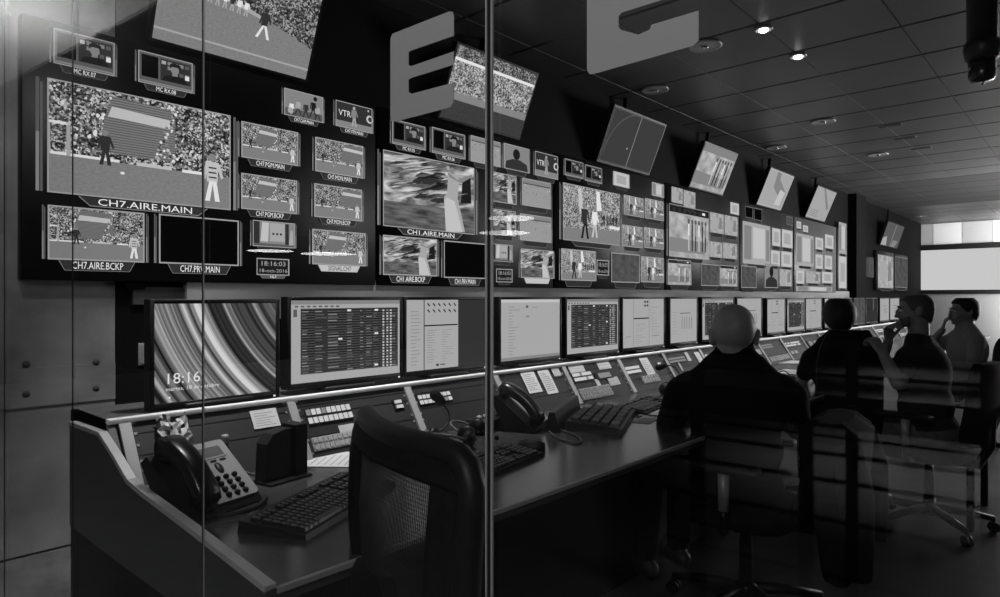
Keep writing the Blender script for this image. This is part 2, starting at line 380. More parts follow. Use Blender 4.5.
        for k in range(4): pc.poly([(.1+.2*k, .70), (.16+.2*k, .83), (.17+.2*k, .83), (.12+.2*k, .70)], 'p_pale', 3)
    elif kind == 'pale':
        pc.rect(0, 0, 1, 1, 'p_haze', 1); pc.poly([(.1, .2), (.12, .8), (.45, .86), (.6, .5), (.5, .2)], 'p_light', 2)
        pc.poly([(.62, .2), (.68, .85), (.86, .8), (.9, .25)], 'p_mid', 2)
    elif kind == 'pale2':
        pc.rect(0, 0, 1, 1, 'p_light', 1); pc.rect(.05, .1, .3, .92, 'p_mid', 2); pc.rect(.36, .15, .8, .9, 'p_pale', 2); pc.rect(.84, .1, .97, .9, 'p_mid', 2)
    elif kind == 'white':
        pc.rect(0, 0, 1, 1, 'p_pale', 1); pc.rect(.2, .2, .8, .8, 'p_light', 2)
    elif kind == 'meadow':
        pc.rect(0, 0, 1, 1, 'p_pitch_lit', 1); pc.rect(0, .82, 1, 1, 'p_mid', 2); pc.rect(0, .80, 1, .84, 'p_dark', 2)
        for k in range(16): pc.disc(R.random(), .35+.45*R.random(), .018, R.choice(['p_dark', 'p_white', 'p_grey']), 3)
    elif kind == 'clock':
        pc.rect(0, 0, 1, 1, 'p_hair', 1); pc.frame(0, 0, 1, 1, .05, 'p_light', 2)
def tile(disp, Y, base, uL, vT, vB, uR, kind, cap=None, meter=True, plate='p_dark', edge='p_line'):
    a = at_y(uL, vT, Y); b = at_y(uL, vB, Y); c = at_y(uR, vT, Y)
    w, h = c.x-a.x, a.z-b.z
    fr = (V((a.x, Y, b.z)), V((w, 0, 0)), V((0, 0, h)), V((0, -1, 0)))
    mb = MB(); pc = Pic(mb, fr); draw(pc, kind)
    e = .012 if h > .3 else .03
    pc.frame(-.004, -.006, 1.004, 1.006, e, edge, 7)
    if meter:
        for x in (-.055, 1.025):
            pc.rect(x, 0, x+.016, 1, 'p_grey', 1); pc.rect(x, 0, x+.016, .52, 'p_mid', 2); pc.rect(x+.02, 0, x+.032, .96, 'p_grey', 1)
    if cap is not None:
        ch = .085*max(1., .40/h)**.45 if h > .25 else .19
        cw = .36 if h > .25 else .40
        pc.poly([(.5-cw, -.012), (.5-cw+.06, -.012-ch), (.5+cw-.06, -.012-ch), (.5+cw, -.012)], plate, 2)
        for q in ([(.5-cw, -.012), (.5-cw+.06, -.012-ch), (.5-cw+.066, -.012-ch), (.5-cw+.008, -.012)], [(.5-cw+.06, -.012-ch), (.5+cw-.06, -.012-ch), (.5+cw-.06, -.004-ch), (.5-cw+.06, -.004-ch)], [(.5+cw, -.012), (.5+cw-.008, -.012), (.5+cw-.066, -.012-ch), (.5+cw-.06, -.012-ch)]):
            pc.poly(q, 'p_mid', 3)
    o = mb.build('video_window', disp, base, fix=False)
    if cap:
        text(cap, h*ch*1.05, fr, .5, -.012-ch*.5, 'p_hair' if plate == 'p_pale' else 'p_text', o, base, 'caption', 5, width=w*min(2*cw-.2, .034*len(cap)+.09))
    if kind == 'vtr': text('VTR', h*.34, fr, .24, .55, 'p_white', o, base, 'screen_title', 6, width=w*.33)
    if kind == 'clock':
        text('18:16:03', h*.40, fr, .5, .68, 'p_light', o, base, 'clock_time', 5, width=w*.74)
        text('18-oct-2016', h*.30, fr, .5, .26, 'p_light', o, base, 'clock_date', 5, width=w*.86)
    return o

# ------------------------------------------------------------------ setting
YW = 2.86     # back wall
YD = 2.80     # display faces
ZC = 2.88
G0 = V((.60, .50, 0)); GD = V((-.051, .9987, 0)).normalized(); GN = V((GD.y, -GD.x, 0))
def mirror(p):
    d = (V(p)-G0).dot(GN); return V(p)-GN*(2*d)
def on_glass(u, v, off=0.): return at_pl(u, v, G0-GN*off, GN)
mb = MB(); mb.box((.2, -3.2, -.1), (17.0, 3.4, 0), 'floor_mat'); struct(mb, 'floor')
mb = MB(); mb.box((-14, -12, -.12), (.2, 12, -.02), 'hall_floor'); struct(mb, 'floor_corridor')
mb = MB()
X = 4.43-.6*7
while X < 17:
    Yt = .86-.6*7
    while Yt < 3.0:
        if X+.6 > .62:
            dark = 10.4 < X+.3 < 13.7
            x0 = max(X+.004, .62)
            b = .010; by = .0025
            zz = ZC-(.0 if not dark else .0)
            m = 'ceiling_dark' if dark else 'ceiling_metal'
            y0, y1, x1 = Yt+.002, Yt+.598, X+.596
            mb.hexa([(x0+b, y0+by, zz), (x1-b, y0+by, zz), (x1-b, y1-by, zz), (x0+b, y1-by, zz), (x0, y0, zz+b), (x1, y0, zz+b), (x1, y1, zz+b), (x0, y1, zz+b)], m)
        Yt += .6
    X += .6
mb.box((.62, -3.4, ZC+.02), (17.0, 3.4, ZC+.06), 'void')
struct(mb, 'ceiling')
# back wall: black behind the displays, bare concrete at its left end
mb = MB(); mb.box((.905, YW, 0), (17.0, YW+.12, ZC+.02), 'wall_dark'); struct(mb, 'wall_back')
xe = .90
mb = MB()
zs = [0, .368, ZC+.02]
for i in range(2):
    mb.box((.492, YW, zs[i]+.005), (xe, YW+.12, zs[i+1]-.005), 'concrete_low' if i == 0 else 'concrete')
mb.box((.492, YW+.02, 0), (xe, YW+.1, ZC), 'void')
zb0, zb1 = at_y(60, 404, YW).z, at_y(60, 366, YW).z
mb.box((.492, YW-.006, zb0), (xe, YW, zb1), 'concrete')
for u, v in ((26, 364), (26, 394), (96, 362), (96, 388)):
    p = at_y(u, v, YW-.006); mb.lathe([(0.001, 0), (.012, 0), (.012, .004), (.001, .004)], 'hole', 12, (0, 0, 0))
    k = 4*12
    for q in mb.v[-k:]: q.x, q.y, q.z = p.x+q.x, p.y-q.z+.002, p.z+q.y
struct(mb, 'wall_concrete')
# grey trim under the displays
zt1, zt0 = at_y(480, 286.5, YW-.03).z, 1.20
mb = MB(); mb.box((at_y(187, 290, YW-.04).x, YW-.04, zt0), (11.0, YW, zt1+.02), 'wall_grey'); struct(mb, 'trim_1')
mb = MB(); mb.box((.93, YW-.03, 1.33), (1.0, YW, 1.36), 'wall_dark'); mb.box((.96, YW-.02, 1.27), (at_y(186, 290, YW-.03).x, YW, 1.34), 'panel_grey'); struct(mb, 'trim_2')
# far end
XF = 16.7
mb = MB(); mb.box((XF, -3.2, 0), (XF+.15, 3.4, ZC), 'white_wall'); struct(mb, 'wall_far')
mb = MB()
for (u0, u1, m) in ((903, 908, 'white_panel'), (908.5, 933, 'grey_panel'), (933, 962, 'white_panel'), (962, 993, 'grey_panel'), (993, 1030, 'white_panel'), (1030, 1070, 'grey_panel')):
    a = at_x(u0, 235, XF); b = at_x(u1, 235, XF)
    mb.box((XF-.03, b.y, 2.42), (XF, a.y-.01, ZC-.02), m)
struct(mb, 'trim_3')
mb = MB(); mb.box((XF-.06, -3.0, 2.33), (XF, 3.3, 2.41), 'plastic_dark'); struct(mb, 'trim_4')
mb = MB(); mb.box((XF-.06, -3.0, 1.36), (XF, 3.3, 1.44), 'plastic_dark'); struct(mb, 'trim_5')
mb = MB(); mb.box((.2, -3.3, 0), (17, -3.2, ZC), 'wall_grey'); struct(mb, 'wall_right')
# column on the back wall past the last big display
a = at_y(850, 260, 2.5); 
mb = MB(); mb.box((11.08, 2.74, 0), (11.62, YW, ZC), 'wall_dark'); struct(mb, 'column')
# projection board on the far wall
rt = empty('projection_screen', (XF-.05, 1.5, 1.45), 0, 'wide pale projection screen on the far wall above the seated men', 'projection screen')
a = at_x(909, 270, XF)
mb = MB(); mb.box((XF-.05, -2.4, 1.45), (XF-.02, a.y, 2.32), 'board_glow'); mb.build('screen_fabric', rt, rt.location)
mb = MB(); mb.box((XF-.07, -2.45, 2.30), (XF-.015, a.y+.03, 2.33), 'plastic_dark'); mb.box((XF-.07, -2.45, 1.43), (XF-.015, a.y+.03, 1.45), 'plastic_dark'); mb.box((XF-.07, a.y, 1.45), (XF-.015, a.y+.03, 2.30), 'plastic_dark')
mb.build('screen_frame', rt, rt.location)

# glass front: panes with joints, running away to the left
ys = sorted([(on_glass(u, 297)-G0).dot(GD) for u in (3, 71, 201, 488)])
edges = [-3.4]+ys+[2.36]
for i in range(len(edges)-1):
    p0 = G0+GD*(edges[i]+.0012); p1 = G0+GD*(edges[i+1]-.0012)
    mb = MB(); mb.obox(V((p0.x, p0.y, 0)), p1-p0, GN*.010, V((0, 0, ZC)), 'glass'); struct(mb, 'window_%d' % (i+1))
for i, s in enumerate(ys):
    c = G0+GD*s; mb = MB()
    w = .0044 if i == 0 else (.0022 if i == 1 else .0018)
    if i == 0:      # thick joint with polished edges
        mb.obox(c-GD*w*.45+GN*.001, GD*w*.9, GN*.003, V((0, 0, ZC)), 'seal')
        for k in (-1, 1): mb.obox(c+GD*(k*w-.0011)+GN*.001, GD*.0022, GN*.003, V((0, 0, ZC)), 'alu')
    else:
        mb.obox(c-GD*w+GN*.003, GD*w*2, GN*.002, V((0, 0, ZC)), 'seal')
        if i == 1: mb.obox(c-GD*(w+.0013)+GN*.003, GD*.0013, GN*.002, V((0, 0, ZC)), 'alu_dark')
    struct(mb, 'trim_%d' % (6+i))
# vinyl letters on the glass
def letter(name, pts, label):
    P = [on_glass(u, v, .0) for u, v in pts]
    c = sum(P, V())/len(P)
    mb = MB(); mb.prism([p-c-GN*.0012 for p in P], GN*.0010, 'vinyl')
    o = mb.build(name); o.location = c
    tag(o, label, 'letter')
letter('vinyl_letter', [(391, 39), (393, 34), (449, 12), (453, 12), (454.3, 16), (454.3, 36), (411, 51), (409, 53), (409, 65), (412, 66.3), (454.3, 51.6), (454, 65), (412, 78), (409, 80), (409, 92), (412, 94), (454, 83), (454, 103), (451, 107.5), (397, 121.5), (392, 121), (391, 117)], 'grey vinyl letter E stuck on the glass front')
letter('vinyl_letter', [(587.5, -40), (587.5, 70), (590, 74.5), (595, 74), (694, 46), (699, 41), (699, 11), (652, 25), (650, 30), (639, 35), (621, 30), (619, 27), (619, 17), (622, 13), (699, -11), (699, -45)], 'grey vinyl letter on the glass, cut off by the top of the photo')

# ------------------------------------------------------------------ wall displays
def display(u0, u1, z0, z1, label, tiles, body='plastic_black', Y=YD, x0=None, x1=None):
    x0 = at_y(u0, 297, Y).x if x0 is None else x0; x1 = at_y(u1, 297, Y).x if x1 is None else x1
    base = V(((x0+x1)/2, YW, z0))
    rt = empty('wall_display', base, 0, label, 'display', 'video wall displays')
    mb = MB(); mb.bbox((x0+.004, Y+.001, z0), (x1-.004, YW-.001, z1), body, .004, 1); mb.build('display_housing', rt, base)
    for tl in tiles: tile(rt, Y, base, *tl)
    return rt
Z0, Z1 = 1.362, 2.30
display(20, 376.5, Z0, Z1, 'large wall display at the left end with stadium crowd windows marked CH7', [
    (53.3, 28, 63, 114, 'studio', 'MC RX.07'), (138, 50, 81.6, 192, 'studio', 'MC RX.08'),
    (47.7, 78.4, 191.5, 229.5, 'stadium', 'CH7.AIRE.MAIN'), (47.7, 205, 259, 143.7, 'stadium', 'CH7.AIRE.BCKP'), (158.8, 214, 263, 238, 'black', 'CH7.PRV.MAIN'),
    (283.9, 87.9, 114.4, 322.4, 'close', 'CH7.CAM.MAIN'), (335.3, 100, 125.6, 371.5, 'vtr', 'CH7.VTR.MAIN'),
    (241.2, 121.3, 157, 297.5, 'stadium_low', 'CH7.PGM.MAIN'), (315, 137, 171, 362.6, 'stadium_r', 'CH7.MON.MAIN'),
    (241, 173, 208.5, 296.5, 'stadium_low', 'CH7.PGM.BCKP'), (314, 183.4, 216.6, 361.3, 'stadium_r', 'CH7.MON.BCKP'),
    (252.5, 220, 245.8, 294.3, 'room', ''), (256.5, 257.9, 274.8, 288.7, 'clock', 'HLF', False, 'p_grey'),
    (312, 229, 264, 365, 'stadium_low', 'SIGNAL.CH7', True, 'p_pale')])
display(377.5, 553.5, Z0, Z1, 'wall display with a white-dressed figure in blurred motion windows', [
    (391.8, 119, 143.4, 424.3, 'studio', 'MC RX.05'), (431.5, 127, 152.4, 464, 'studio', 'MC RX.06'), (470.4, 135.3, 161, 499.7, 'meadow', ''),
    (503.5, 143, 168, 528.6, 'person', ''), (534.6, 151, 175, 557, 'vtr', ''),
    (383, 150, 225.4, 473.6, 'blur', 'CH1.AIRE.MAIN'), (382.7, 235, 274.6, 436.4, 'blur', 'CH1.AIRE.BCKP'), (443.5, 240.5, 277.5, 485, 'black', 'CH1.PRV.MAIN'),
    (491, 171.4, 201, 515.6, 'blur', ''), (522, 177.8, 205, 550, 'meadow', ''), (491, 208.4, 234, 515, 'blur', ''), (519.6, 213.4, 240, 550.6, 'meadow', ''),
    (492, 243.6, 261, 512, 'room', ''), (496, 268.7, 282, 512, 'clock', '', False), (520.5, 248.6, 277.5, 553, 'blur', '', True, 'p_pale')])
display(554.5, 664.3, Z0, Z1, 'wall display with two footballers before a bright crowd', [
    (564.5, 158.4, 175, 582.6, 'studio', ''), (585, 164.5, 180.5, 601.3, 'studio', ''), (613.3, 171, 185, 629, 'white', ''), (652, 182, 195.4, 663.5, 'pale2', ''),
    (562.8, 182.7, 239.5, 619.3, 'duel', ''), (623.6, 194.7, 214.5, 643, 'duel_s', ''), (644.7, 198, 218, 663, 'duel_s', ''), (621.9, 224.6, 246, 642, 'duel_s', ''), (643.7, 227, 247.5, 663, 'duel_s', ''),
    (561, 248.5, 280, 595, 'duel', ''), (596.7, 259.8, 275, 608.5, 'clock', '', False), (611, 252.5, 282, 639, 'grey', '', False), (640.7, 256.3, 282, 663, 'duel_s', '')])
display(665, 739.6, Z0, Z1, 'wall display with players lined up in its largest window', [
    (671.6, 186.5, 202, 682.6, 'pale', ''), (683.6, 190, 206.5, 695, 'pale', ''), (730.4, 202, 213.5, 738.8, 'white', ''),
    (669, 203.6, 256, 708.5, 'team', ''), (710, 212, 232, 723.5, 'pale', ''), (724.6, 215, 234.5, 737.4, 'pale', ''), (708, 241, 256.5, 722, 'pale', ''), (723, 242.5, 258, 736.8, 'pale', ''),
    (667.8, 259, 284.5, 690.5, 'team_s', ''), (700.8, 263.8, 285.5, 718.8, 'grey', '', False), (720, 265, 286, 736.8, 'team_s', '')], 'plastic_black')
display(740.2, 793.4, Z0, Z1, 'wall display with pale windows and a dark head silhouette below', [
    (745, 206, 217, 752.4, 'black', '', False), (754, 208, 219.5, 761.5, 'black', '', False), (786.2, 216, 224.5, 792.5, 'grey', '', False),
    (742.6, 221, 263, 770, 'pale2', '', False), (772, 227.6, 245.5, 780.3, 'white', '', False), (781.8, 229, 247, 792.4, 'white', '', False), (770.8, 250, 265.5, 779.8, 'white', '', False), (781.2, 251, 266.5, 792, 'white', '', False),
    (741, 265.5, 287.5, 756, 'grey', '', False), (764.5, 263, 287.6, 777.8, 'person', '', False), (779.5, 269, 286, 791.5, 'pale', '', False)], 'plastic_dark')
display(794.4, 836.3, Z0, Z1, 'wall display with washed-out pale windows, last of the six big ones', [
    (796.5, 221, 228, 801, 'white', '', False), (803, 225, 231.5, 808, 'white', '', False), (796, 233, 265, 813.4, 'pale2', '', False), (815.4, 237, 249, 823, 'white', '', False), (825, 234, 248, 833.4, 'white', '', False),
    (815.4, 254, 268.5, 822.6, 'white', '', False), (824.6, 255, 269, 832, 'white', '', False), (796, 270, 283.5, 804, 'white', '', False), (806, 271, 283, 820, 'pale', '', False), (822, 271.5, 283, 832.5, 'white', '', False), (796, 286, 291, 832, 'pale2', '', False)], 'plastic_grey')  # grey housing carries the haze of the glass reflection in its colour
display(838, 847, 1.40, 2.30, 'narrow pale display panel beside the dark column', [(838.8, 222, 253, 846.3, 'pale2', '', False), (838.8, 256, 288, 846.3, 'white', '', False)], 'plastic_grey')
display(877, 893.8, 1.42, 2.10, 'far wall display left of a pair past the dark column', [(878, 254.5, 287.5, 893, 'pale', '', False)], 'plastic_dark')
display(894.4, 907.6, 1.42, 2.10, 'far wall display right of a pair touching the projection screen corner', [(895.2, 256.5, 287, 907, 'grey', '', False)], 'plastic_dark')

display(862, 874, 1.62, 1.96, 'switched-off black display on the wall just past the dark column', [(863, 256, 275, 873.4, 'black', '', False, None, 'p_dark', 'p_hair')] if False else [], 'plastic_black')
# ------------------------------------------------------------------ tilted screens hung from the ceiling
def hang(p0, p1, label, kind, dy=-.155, dz=.375, far=False):
    a = at_y(p0[0], p0[1], YD); b = at_y(p1[0], p1[1], YD)
    z = (a.z+b.z)/2; x0, x1 = a.x, b.x
    base = V(((x0+x1)/2, YD, ZC))
    rt = empty('hanging_screen', base, 0, label, 'screen', 'tilted screens above the video wall')
    O = V((x0, YD, z)); U = V((x1-x0, 0, 0)); W = V((0, dy, dz)); N = U.cross(W).normalized()
    if N.y > 0: N = -N
    mb = MB(); e = .012; Wn = W.normalized()
    mb.obox(O-U.normalized()*e-Wn*e-N*.045, U+U.normalized()*2*e, W+Wn*2*e, N*.044, 'plastic_black'); mb.build('screen_housing', rt, base)
    mb = MB(); pc = Pic(mb, (O, U, W, N)); 
    if kind == 'field':
        pc.rect(0, 0, 1, 1, 'p_pitch', 1); pc.poly([(0, .62), (.42, .58), (.66, .50), (1, .34), (1, 1), (0, 1)], 'p_crowd_dim', 2)
        pc.poly([(0, .60), (.42, .55), (.66, .47), (.66, .5), (.42, .6), (0, .68)], 'p_light', 3); pc.rect(0, .10, 1, .12, 'p_light', 2)
        for k in range(9): pc.fig(.15+.045*k, .50-.004*k, .16, random.choice(['p_white', 'p_dark']), 'p_light', 'p_dark', 4)
        pc.fig(.64, .30, .32, 'p_dark', 'p_white', 'p_dark', 5, 0, .2)
    elif kind == 'stand':
        pc.rect(0, 0, 1, 1, 'p_crowd_lit', 1); pc.rect(0, .8, 1, .84, 'p_white', 2); pc.rect(0, .84, 1, 1, 'p_crowd_dim', 2); pc.rect(0, 0, 1, .28, 'p_pitch_dim', 2); pc.rect(0, .28, 1, .38, 'p_mid', 2)
    elif kind == 'dimfield':
        pc.rect(0, 0, 1, 1, 'p_pitch_dim', 1); pc.rect(.50, 0, .512, 1, 'p_mid', 2); pc.disc(.42, .35, .02, 'p_light', 3)
        for k in range(12):
            t0 = .5*PI*k/12+PI*.5; t1 = .5*PI*(k+1)/12+PI*.5
            pc.poly([(.45+.42*math.cos(t0), .2+.8*math.sin(t0)), (.45+.42*math.cos(t1), .2+.8*math.sin(t1)), (.45+.41*math.cos(t1), .2+.78*math.sin(t1)), (.45+.41*math.cos(t0), .2+.78*math.sin(t0))], 'p_grey', 2)
        pc.frame(0, 0, 1, 1, .02, 'p_grey', 3)
    elif kind == 'lineup':
        draw(pc, 'team'); pc.rect(0, .83, 1, 1, 'p_mid', 5)
    elif kind == 'pitchplan':
        pc.rect(0, 0, 1, 1, 'p_light', 1); pc.poly([(.3, 1), (.36, .55), (.9, .2), (.92, .5), (.5, .8), (.46, 1)], 'p_mid', 2); pc.poly([(.62, .1), (.66, .55), (.9, .5), (.86, .1)], 'p_pale', 3); pc.frame(0, 0, 1, 1, .02, 'p_pale', 3)
    elif kind == 'plain':
        pc.rect(0, 0, 1, 1, 'p_light', 1); pc.poly([(.3, 1), (.84, .35), (.9, .45), (.4, 1)], 'p_mid', 2)
        for k in range(4): pc.rect(.1, .08+.06*k, .5, .10+.06*k, 'p_mid', 2)
    else:
        pc.rect(0, 0, 1, 1, 'p_grey', 1); pc.poly([(0, 0), (.3, 0), (.2, .4), (0, .3)], 'p_light', 2); pc.rect(.5, 0, .54, 1, 'p_mid', 2); pc.poly([(.55, 0), (.8, 0), (.9, .3), (.6, .3)], 'p_mid', 2)
    mb.build('screen_picture', rt, base, fix=False)
    mb = MB(); c = O+U*.5+W*.5-N*.045
    mb.tube([c, c-N*.06+V((0, 0, .05)), V((c.x, c.y+.03, ZC))], .018, 'plastic_black', 8); mb.obox(c-U*.12-W*.15-N*.012, U*.24, W*.3, N*.012, 'plastic_dark')
    mb.build('ceiling_mount', rt, base)
hang((152, 37), (305.5, 80), 'tilted screen at the left showing a football pitch below a crowd', 'field')
hang((440, 117), (519, 137.5), 'tilted screen behind the letter E showing a bright stand', 'stand')
hang((598, 160), (649, 174), 'tilted screen showing a dark pitch with a halfway line', 'dimfield')
hang((690, 186), (722.5, 194.5), 'tilted screen showing players in a line-up', 'lineup')
hang((757, 203.5), (780.5, 210.5), 'tilted pale screen with a diagonal figure, second from the far end of the row', 'pitchplan')
hang((805.5, 216.5), (824.5, 221.5), 'tilted pale screen at the far end of the row', 'plain')
hang((880.5, 244), (897, 248.3), 'small tilted screen far off above the far displays', 'far', -.12, .38)

# ------------------------------------------------------------------ control desk
DZ = .735; YF = 1.19; S0 = V((0, 2.03, DZ)); S1 = V((0, 2.155, .93)); XE = 12.0; X0 = .70
desk = empty('control_desk', (.65, YF, 0), 0, 'long black control desk with sloping equipment bays under the monitors', 'desk')
DB = V(desk.location)
mb = MB(); mb.box((.655, YF, DZ-.035), (XE, 2.06, DZ), 'worktop'); mb.build('worktop', desk, DB)
mb = MB(); mb.box((.655, YF-.006, DZ-.03), (XE, YF, DZ-.004), 'edge_dark'); mb.box((.655, YF-.012, DZ-.010), (XE, YF-.0005, DZ+.001), 'alu_dark'); mb.build('front_edge', desk, DB)
# end panel, profile read in the plane X = .65
prof = [(275, 585), (200, 528), (150, 491.5), (135, 479), (121, 455), (106, 432), (76, 421.5)]
top = [at_x(u, v, .65) for u, v in prof]
bot = [at_x(u, v, .65) for u, v in ((76, 522), (115, 551), (180, 597))]
bot.append(V((.65, top[0].y, bot[-1].z+.01)))
loop = top+bot
mb = MB(); mb.prism([V((.632, p.y, p.z-.006)) for p in loop], V((.020, 0, 0)), 'end_panel'); mb.build('end_panel', desk, DB)
mb = MB()
for i in range(len(top)-1):
    a, b = top[i], top[i+1]
    mb.hexa([V((.628, a.y, a.z-.008)), V((.655, a.y, a.z-.008)), V((.655, b.y, b.z-.008)), V((.628, b.y, b.z-.008)), V((.630, a.y, a.z+.003)), V((.653, a.y, a.z+.003)), V((.653, b.y, b.z+.003)), V((.630, b.y, b.z+.003))], 'alu')
mb.build('end_panel_edge', desk, DB)
mb = MB(); mb.box((.66, 1.60, 0), (XE, 1.64, DZ-.035), 'plastic_black'); mb.build('modesty_panel', desk, DB)
mb = MB(); mb.box((.655, 2.155, .90), (XE, 2.50, .93), 'panel_grey'); mb.box((.655, 2.47, 0), (XE, 2.5, .9), 'plastic_black'); mb.build('monitor_ledge', desk, DB)
mb = MB(); mb.bbox((.655, 2.138, .926), (XE, 2.163, .942), 'edge_light', .003, 2); mb.build('ledge_edge', desk, DB)
mb = MB(); mb.prism([(.655, 2.0, DZ), (.655, 2.5, DZ), (.655, 2.5, .93), (.655, 2.15, .93)], (.02, 0, 0), 'panel_grey'); mb.build('cheek', desk, DB)
SN = (S1-S0).cross(V((1, 0, 0))).normalized()
if SN.y > 0: SN = -SN
SD = S1-S0
def sl(x, s, l=0.): return V((x, 0, 0))+S0+SD*s+SN*l
nb = 20
xs = [X0+.543*i for i in range(nb+1)]
xs[:8] = [.70, 1.242, 1.776, 2.32, 2.86, 3.41, 3.95, 4.487]
for i in range(8, nb+1): xs[i] = 4.487+.543*(i-7)
for i in range(nb):
    mb = MB(); a, b = xs[i]+.016, xs[i+1]-.016
    mb.obox(sl(a, 0, -.01), V((b-a, 0, 0)), SD, SN*.012, 'rack_panel' if i % 2 else 'rack_panel_b')
    cuts = [.0, .34, .70, .86] if i % 2 else [.0, .5, .80]
    for k in cuts[1:]: mb.obox(sl(a, k-.006, .002), V((b-a, 0, 0)), SD*.012, SN*.0015, 'plastic_black')
    for s_ in (.06, .28, .4, .62, .78, .93):
        for x in (a+.009, b-.009):
            mb.obox(sl(x-.004, s_, .002), V((.008, 0, 0)), SD*.035, SN*.003, 'screw')
    mb.build('rack_panel', desk, DB)
    mb = MB(); mb.obox(sl(xs[i]-.016, -.01, 0), V((.032, 0, 0)), SD*1.01, SN*.012, 'alu_dark' if i else 'alu'); mb.build('bay_divider', desk, DB)
def srect(tl, br, l=.004):
    a = at_pl(tl[0], tl[1], S0, SN); b = at_pl(br[0], br[1], S0, SN)
    s1 = (a-S0).dot(SD)/SD.length_squared; s0 = (b-S0).dot(SD)/SD.length_squared
    return a.x, b.x, min(max(s0, .03), .9), min(max(s1, .08), .95)
def buttons(tl, br, rows, cols, lit='lit_button', plate='plastic_dark', name='button_panel', keys=False, fixed=None):
    x0, x1, s0, s1 = fixed or srect(tl, br)
    if s1-s0 < .10: s1 = s0+.10
    mb = MB(); mb.obox(sl(x0, s0, .002), V((x1-x0, 0, 0)), SD*(s1-s0), SN*.006, plate); o = mb.build(name, desk, DB)
    mb = MB(); cw = (x1-x0)/cols; rh = (s1-s0)/rows
    for r in range(rows):
        for c in range(cols):
            m = lit if random.random() < .9 else 'dim_button'
            mb.obox(sl(x0+cw*(c+.14), s0+rh*(r+.16), .008), V((cw*.72, 0, 0)), SD*(rh*.66), SN*.004, m)
    mb.build('button_row', o, DB)
buttons((303, 410), (353, 419), 2, 9); buttons((310, 439), (358, 443.5), 2, 9, 'key_legend', 'alu_dark')
buttons((415.5, 396), (452, 401), 2, 8)
buttons((391, 401), (404, 409), 2, 1, 'paper', 'plastic_dark')
buttons((570, 374), (593, 380), 2, 8); buttons((593, 373.5), (613, 378), 1, 1, 'key_legend'); buttons((577, 390), (613, 395), 3, 12, 'key_legend', 'alu_dark')
buttons((623, 367.5), (641, 373), 2, 6); buttons((640, 377), (660, 381), 2, 6, 'key_legend', 'alu_dark')
for i in range(6, nb):
    a, b = xs[i]+.03, xs[i+1]-.03
    if i % 3 == 0: buttons(0, 0, 2, 8, 'dim_button', fixed=(a, a+.24, .62, .8)); buttons(0, 0, 2, 10, 'key_legend', 'alu_dark', fixed=(a+.02, b, .1, .28))
    elif i % 3 == 1: buttons(0, 0, 2, 10, 'lit_button', fixed=(a, b-.1, .55, .75)); buttons(0, 0, 1, 2, 'key_legend', fixed=(a, a+.2, .2, .4))
    else: buttons(0, 0, 1, 3, 'key_legend', fixed=(a+.05, b, .4, .7))
# papers on the slope
def spaper(tl, br, label, m='paper', lines=6):
    x0, x1, s0, s1 = srect(tl, br)
    c = sl((x0+x1)/2, (s0+s1)/2, .0075)
    mb = MB(); mb.obox(sl(x0, s0, .0062), V((x1-x0, 0, 0)), SD*(s1-s0), SN*.0009, m)
    for k in range(lines):
        s = s0+(s1-s0)*(.12+.8*k/max(lines, 1)); mb.obox(sl(x0+(x1-x0)*.1, s, .0071), V(((x1-x0)*random.uniform(.45, .8), 0, 0)), SD*(s1-s0)*.035, SN*.0003, 'ink')
    o = mb.build('paper_sheet', None, c); o.location = c
    tag(o, label, 'paper', 'papers on the sloping panels')
spaper((248.5, 412), (280, 426), 'pale printed sheet taped to the slope above the black document holder')
spaper((518.7, 372.5), (542, 392), 'tall sheet on the slope just right of the second phone handset', lines=9)
spaper((536, 371), (558, 393), 'sheet with a printed table overlapping a tall sheet on the slope', lines=10)
spaper((549, 367), (561, 376), 'small sheet high on the slope above the table printout', 'paper_grey', 4)
spaper((566, 365.5), (585, 372), 'wide white label strip above the lit double button row', lines=2)
spaper((595, 362.5), (611, 368.5), 'white label strip at the top right of the button bay', lines=2)
spaper((593.5, 380), (601, 387), 'small upright note under the button strip', lines=3)
spaper((606, 378.5), (620, 384.5), 'note with a drawn box at the right of the button bay', 'paper_grey', 2)
spaper((638, 359), (655, 374), 'sheet pair hanging over the slope in front of the fourth light monitor', lines=7)
spaper((656, 363), (663, 369), 'small white card beside a microphone head', lines=2)
spaper((675, 360), (683, 371), 'narrow sheet left of the cable on the slope by the bald man', lines=6)
spaper((683, 353), (691, 361), 'short sheet at the upper slope by the bald man', lines=4)
spaper((693, 353), (703, 362), 'sheet partly hidden by the bald man at his left shoulder', lines=4)
spaper((337, 426.5), (355, 431.5), 'small printed label above the silver key strip', 'paper_grey', 2)
# crumpled wrapper on the slope at the left end
a = at_pl(172, 434, S0, SN)
mb = MB(); R = random.Random(3); n = 9
rows = [[a+V((-.045+.09*i/(n-1)+R.uniform(-.004, .004), 0, 0))+SD.normalized()*(-.05+.1*j/(n-1)+R.uniform(-.005, .005)+.012*math.sin(i*.9))+SN*(.012+R.uniform(0, .016)) for i in range(n)] for j in range(n)]
for j in range(n-1):
    for i in range(n-1):
        q = [rows[j][i], rows[j][i+1], rows[j+1][i+1], rows[j+1][i]]
        mb.face(q, R.choice(['paper_grey', 'paper_grey', 'ink', 'plastic_dark', 'paper']))
mb2 = MB(); mb2.v = [p.copy() for p in mb.v]; mb2.f = mb.f; mb2.m = mb.m; mb2.uv = mb.uv; mb2.sm = mb.sm
o = mb2.build('crumpled_wrapper', None, a, fix=False); o.location = a
sm = o.modifiers.new('t', 'SOLIDIFY'); sm.thickness = .002
tag(o, 'crumpled shiny wrapper lying on the slope behind the front phone', 'wrapper')

